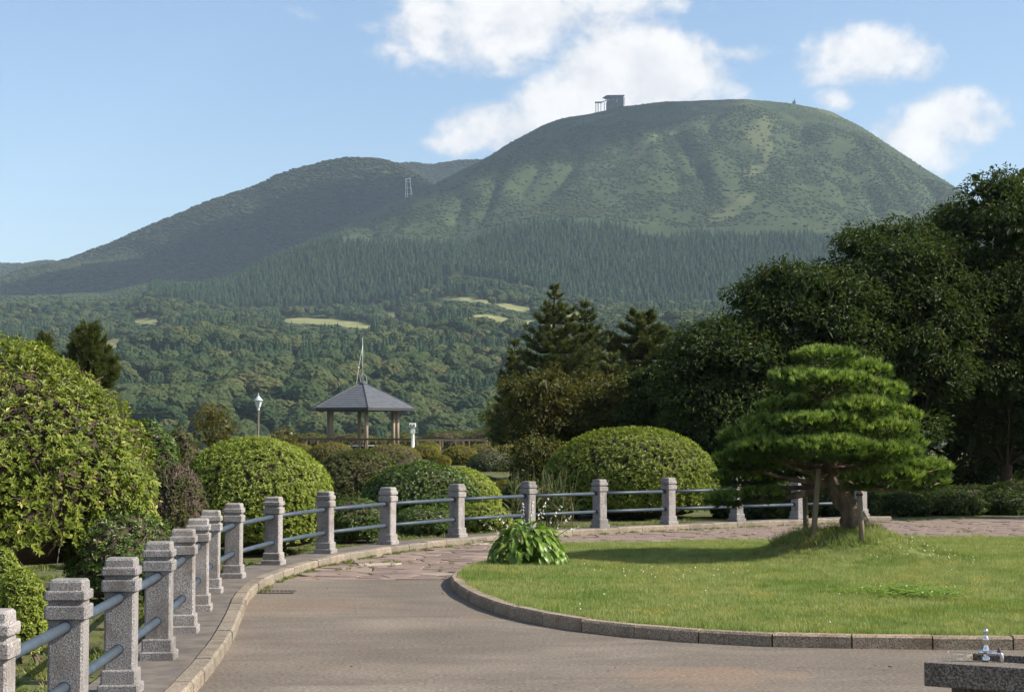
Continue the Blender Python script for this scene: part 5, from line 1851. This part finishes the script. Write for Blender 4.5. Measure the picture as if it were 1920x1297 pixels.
def flower_proto(seed):
    mb = MB()
    V_, F_ = ICO1
    mb.add(V_ * .0065 + [0, 0, .058], [F_], .8)
    return mb.mesh('clover_flower', MAT['white_petal'])


cc = at(1712, 1110, 18.4)[:2]
cc = np.array([(1712 - 960) / F * 18.6, 18.6])
q = RNG.normal(0, 1, (320, 2)) * [.24, .32] + cc
scatter('clover_patch', 'brighter green patch of clover in the lawn', 'clover', [clover_proto(k) for k in range(3)], np.column_stack([q, lawn_z(q[:, 0], q[:, 1])]), RNG.integers(0, 3, 320), RNG.uniform(0, 6.28, 320), RNG.uniform(.8, 1.3, 320))
fl_ = []
for (cx, cy, sx_, sy_, n) in ((5.3, 23.5, .40, .4, 40), (1.6, 20.8, .5, .6, 26), (cc[0], cc[1], .4, .4, 16), (4, 21, 2.5, 3, 12), (2.0, 17.0, 1.2, .8, 6)):
    fl_.append(RNG.normal(0, 1, (n, 2)) * [sx_, sy_] + [cx, cy])
fl_ = np.concatenate(fl_)
fl_ = fl_[inside_poly(fl_, LI)]
scatter('clover_flowers', 'tiny white clover flowers dotted over the lawn', 'flowers', [flower_proto(0)], np.column_stack([fl_, lawn_z(fl_[:, 0], fl_[:, 1])]), np.zeros(len(fl_)), RNG.uniform(0, 6.28, len(fl_)), RNG.uniform(.7, 1.3, len(fl_)))
# weeds in the paving joints and along the kerbs
w = RNG.uniform([-4, PAVE_Y], [9, 40], (2600, 2))
w = w[(w[:, 0] > fence_x(w[:, 1], .42)) & ~inside_poly(w, LO)]
w = w[fbm(w[:, 0] / .9, w[:, 1] / .9, 0, 3, 111) > .53]
s_ = RNG.uniform(0, 1, 260)
kk = resample(FC, .05); kt = unit(np.gradient(kk, axis=0)); kr = np.stack([kt[:, 1], -kt[:, 0]], 1)
sel = RNG.choice(np.where((kk[:, 1] > 20) & (kk[:, 1] < 41))[0], 420)
w2 = kk[sel] + kr[sel] * RNG.uniform(.415, .50, (420, 1))
W_ = np.concatenate([w, w2])
scatter('joint_weeds', 'small weeds and grass in the joints of the paving', 'weeds', weed_p, np.column_stack([W_, np.full(len(W_), .006)]), RNG.integers(0, 4, len(W_)), RNG.uniform(0, 6.28, len(W_)), RNG.uniform(.35, 1.0, len(W_)))
# rough grass and litter outside the fence
w = RNG.uniform([-9, 3], [4, 40], (26000, 2))
w = w[(w[:, 0] < fence_x(w[:, 1], -.30))]
w = w[fbm(w[:, 0] / .8, w[:, 1] / .8, 0, 3, 113) > .50]
scatter('verge_grass', 'patchy low grass on the soil outside the fence', 'grass', weed_p, np.column_stack([w, gz(w[:, 0], w[:, 1])]), RNG.integers(0, 4, len(w)), RNG.uniform(0, 6.28, len(w)), RNG.uniform(.6, 1.6, len(w)))


def litter_proto(seed):
    mb = MB()
    mb.leaves(np.zeros((1, 3)) + [0, 0, .008], np.array([[0, 1, .1]]), np.array([[.2, 0, 1]]), .055, .03, .3, .1, np.array([random.random()]))
    return mb.mesh('dry_leaf', MAT['dry_leaf'])


w = RNG.uniform([-9, 3], [4, 40], (9000, 2))
w = w[(w[:, 0] < fence_x(w[:, 1], -.30))]
w3 = RNG.uniform([-3.5, 10], [9, 40], (420, 2))
w3 = w3[(w3[:, 0] > fence_x(w3[:, 1], .45)) & ~inside_poly(w3, LO)]
w3 = w3[fbm(w3[:, 0] / 1.5, w3[:, 1] / 1.5, 0, 2, 117) > .47]
zz_ = np.concatenate([gz(w[:, 0], w[:, 1]) + .01, np.full(len(w3), .016)])
W_ = np.concatenate([w, w3])
scatter('fallen_leaves', 'scattered dry brown leaves on soil and paving', 'leaves', [litter_proto(k) for k in range(4)], np.column_stack([W_, zz_]), RNG.integers(0, 4, len(W_)), RNG.uniform(0, 6.28, len(W_)), RNG.uniform(.5, 1.1, len(W_)))

# ------------------------------------------------------------------ the cumulus above the frame that shades the left shoulder
clm = bpy.data.materials.new('cloud')
clm.use_nodes = True
clm.node_tree.nodes.clear()
co_ = N(clm.node_tree, 'ShaderNodeOutputMaterial')
cv_ = N(clm.node_tree, 'ShaderNodeVolumePrincipled')
cv_.inputs['Color'].default_value = (1, 1, 1, 1)
cv_.inputs['Density'].default_value = 0.02
clm.node_tree.links.new(cv_.outputs[0], co_.inputs['Volume'])
clm.cycles.homogeneous_volume = True
S, Fc = ico(4)
t_ = (1150 - 230) / SUN_DIR.z
cc_ = np.array([-560, 3230, 230]) + np.array(SUN_DIR) * t_
kk_ = .75 + .55 * fbm(S[:, 0] * 1.7 + 5, S[:, 1] * 1.7, S[:, 2] * 1.7, 4, 131)
V_ = S * kk_[:, None] * [430, 640, 120]
V_[:, 2] = np.maximum(V_[:, 2], -70)
cl = obj('cloud', build_mesh('cloud', V_, [Fc], clm, smooth=True), None, cc_)
tag(cl, 'drifting white cumulus high above the mountain shoulder', 'cloud', kind='structure')

# ------------------------------------------------------------------ haze
hm = bpy.data.materials.new('haze')
hm.use_nodes = True
hm.node_tree.nodes.clear()
ho = N(hm.node_tree, 'ShaderNodeOutputMaterial')
hv = N(hm.node_tree, 'ShaderNodeVolumePrincipled')
hv.inputs['Color'].default_value = (.62, .80, 1.0, 1)
hv.inputs['Density'].default_value = 0.000064
hv.inputs['Anisotropy'].default_value = 0.0
hm.node_tree.links.new(hv.outputs[0], ho.inputs['Volume'])
hm.cycles.homogeneous_volume = True
mb = MB()
mb.box((0, 0, (700 - 47) / 2), (14600, 14600, 747))
hz_o = mb.build('haze', hm)
tag(hz_o, 'thin bluish haze in the air before the mountain', 'haze', kind='stuff')
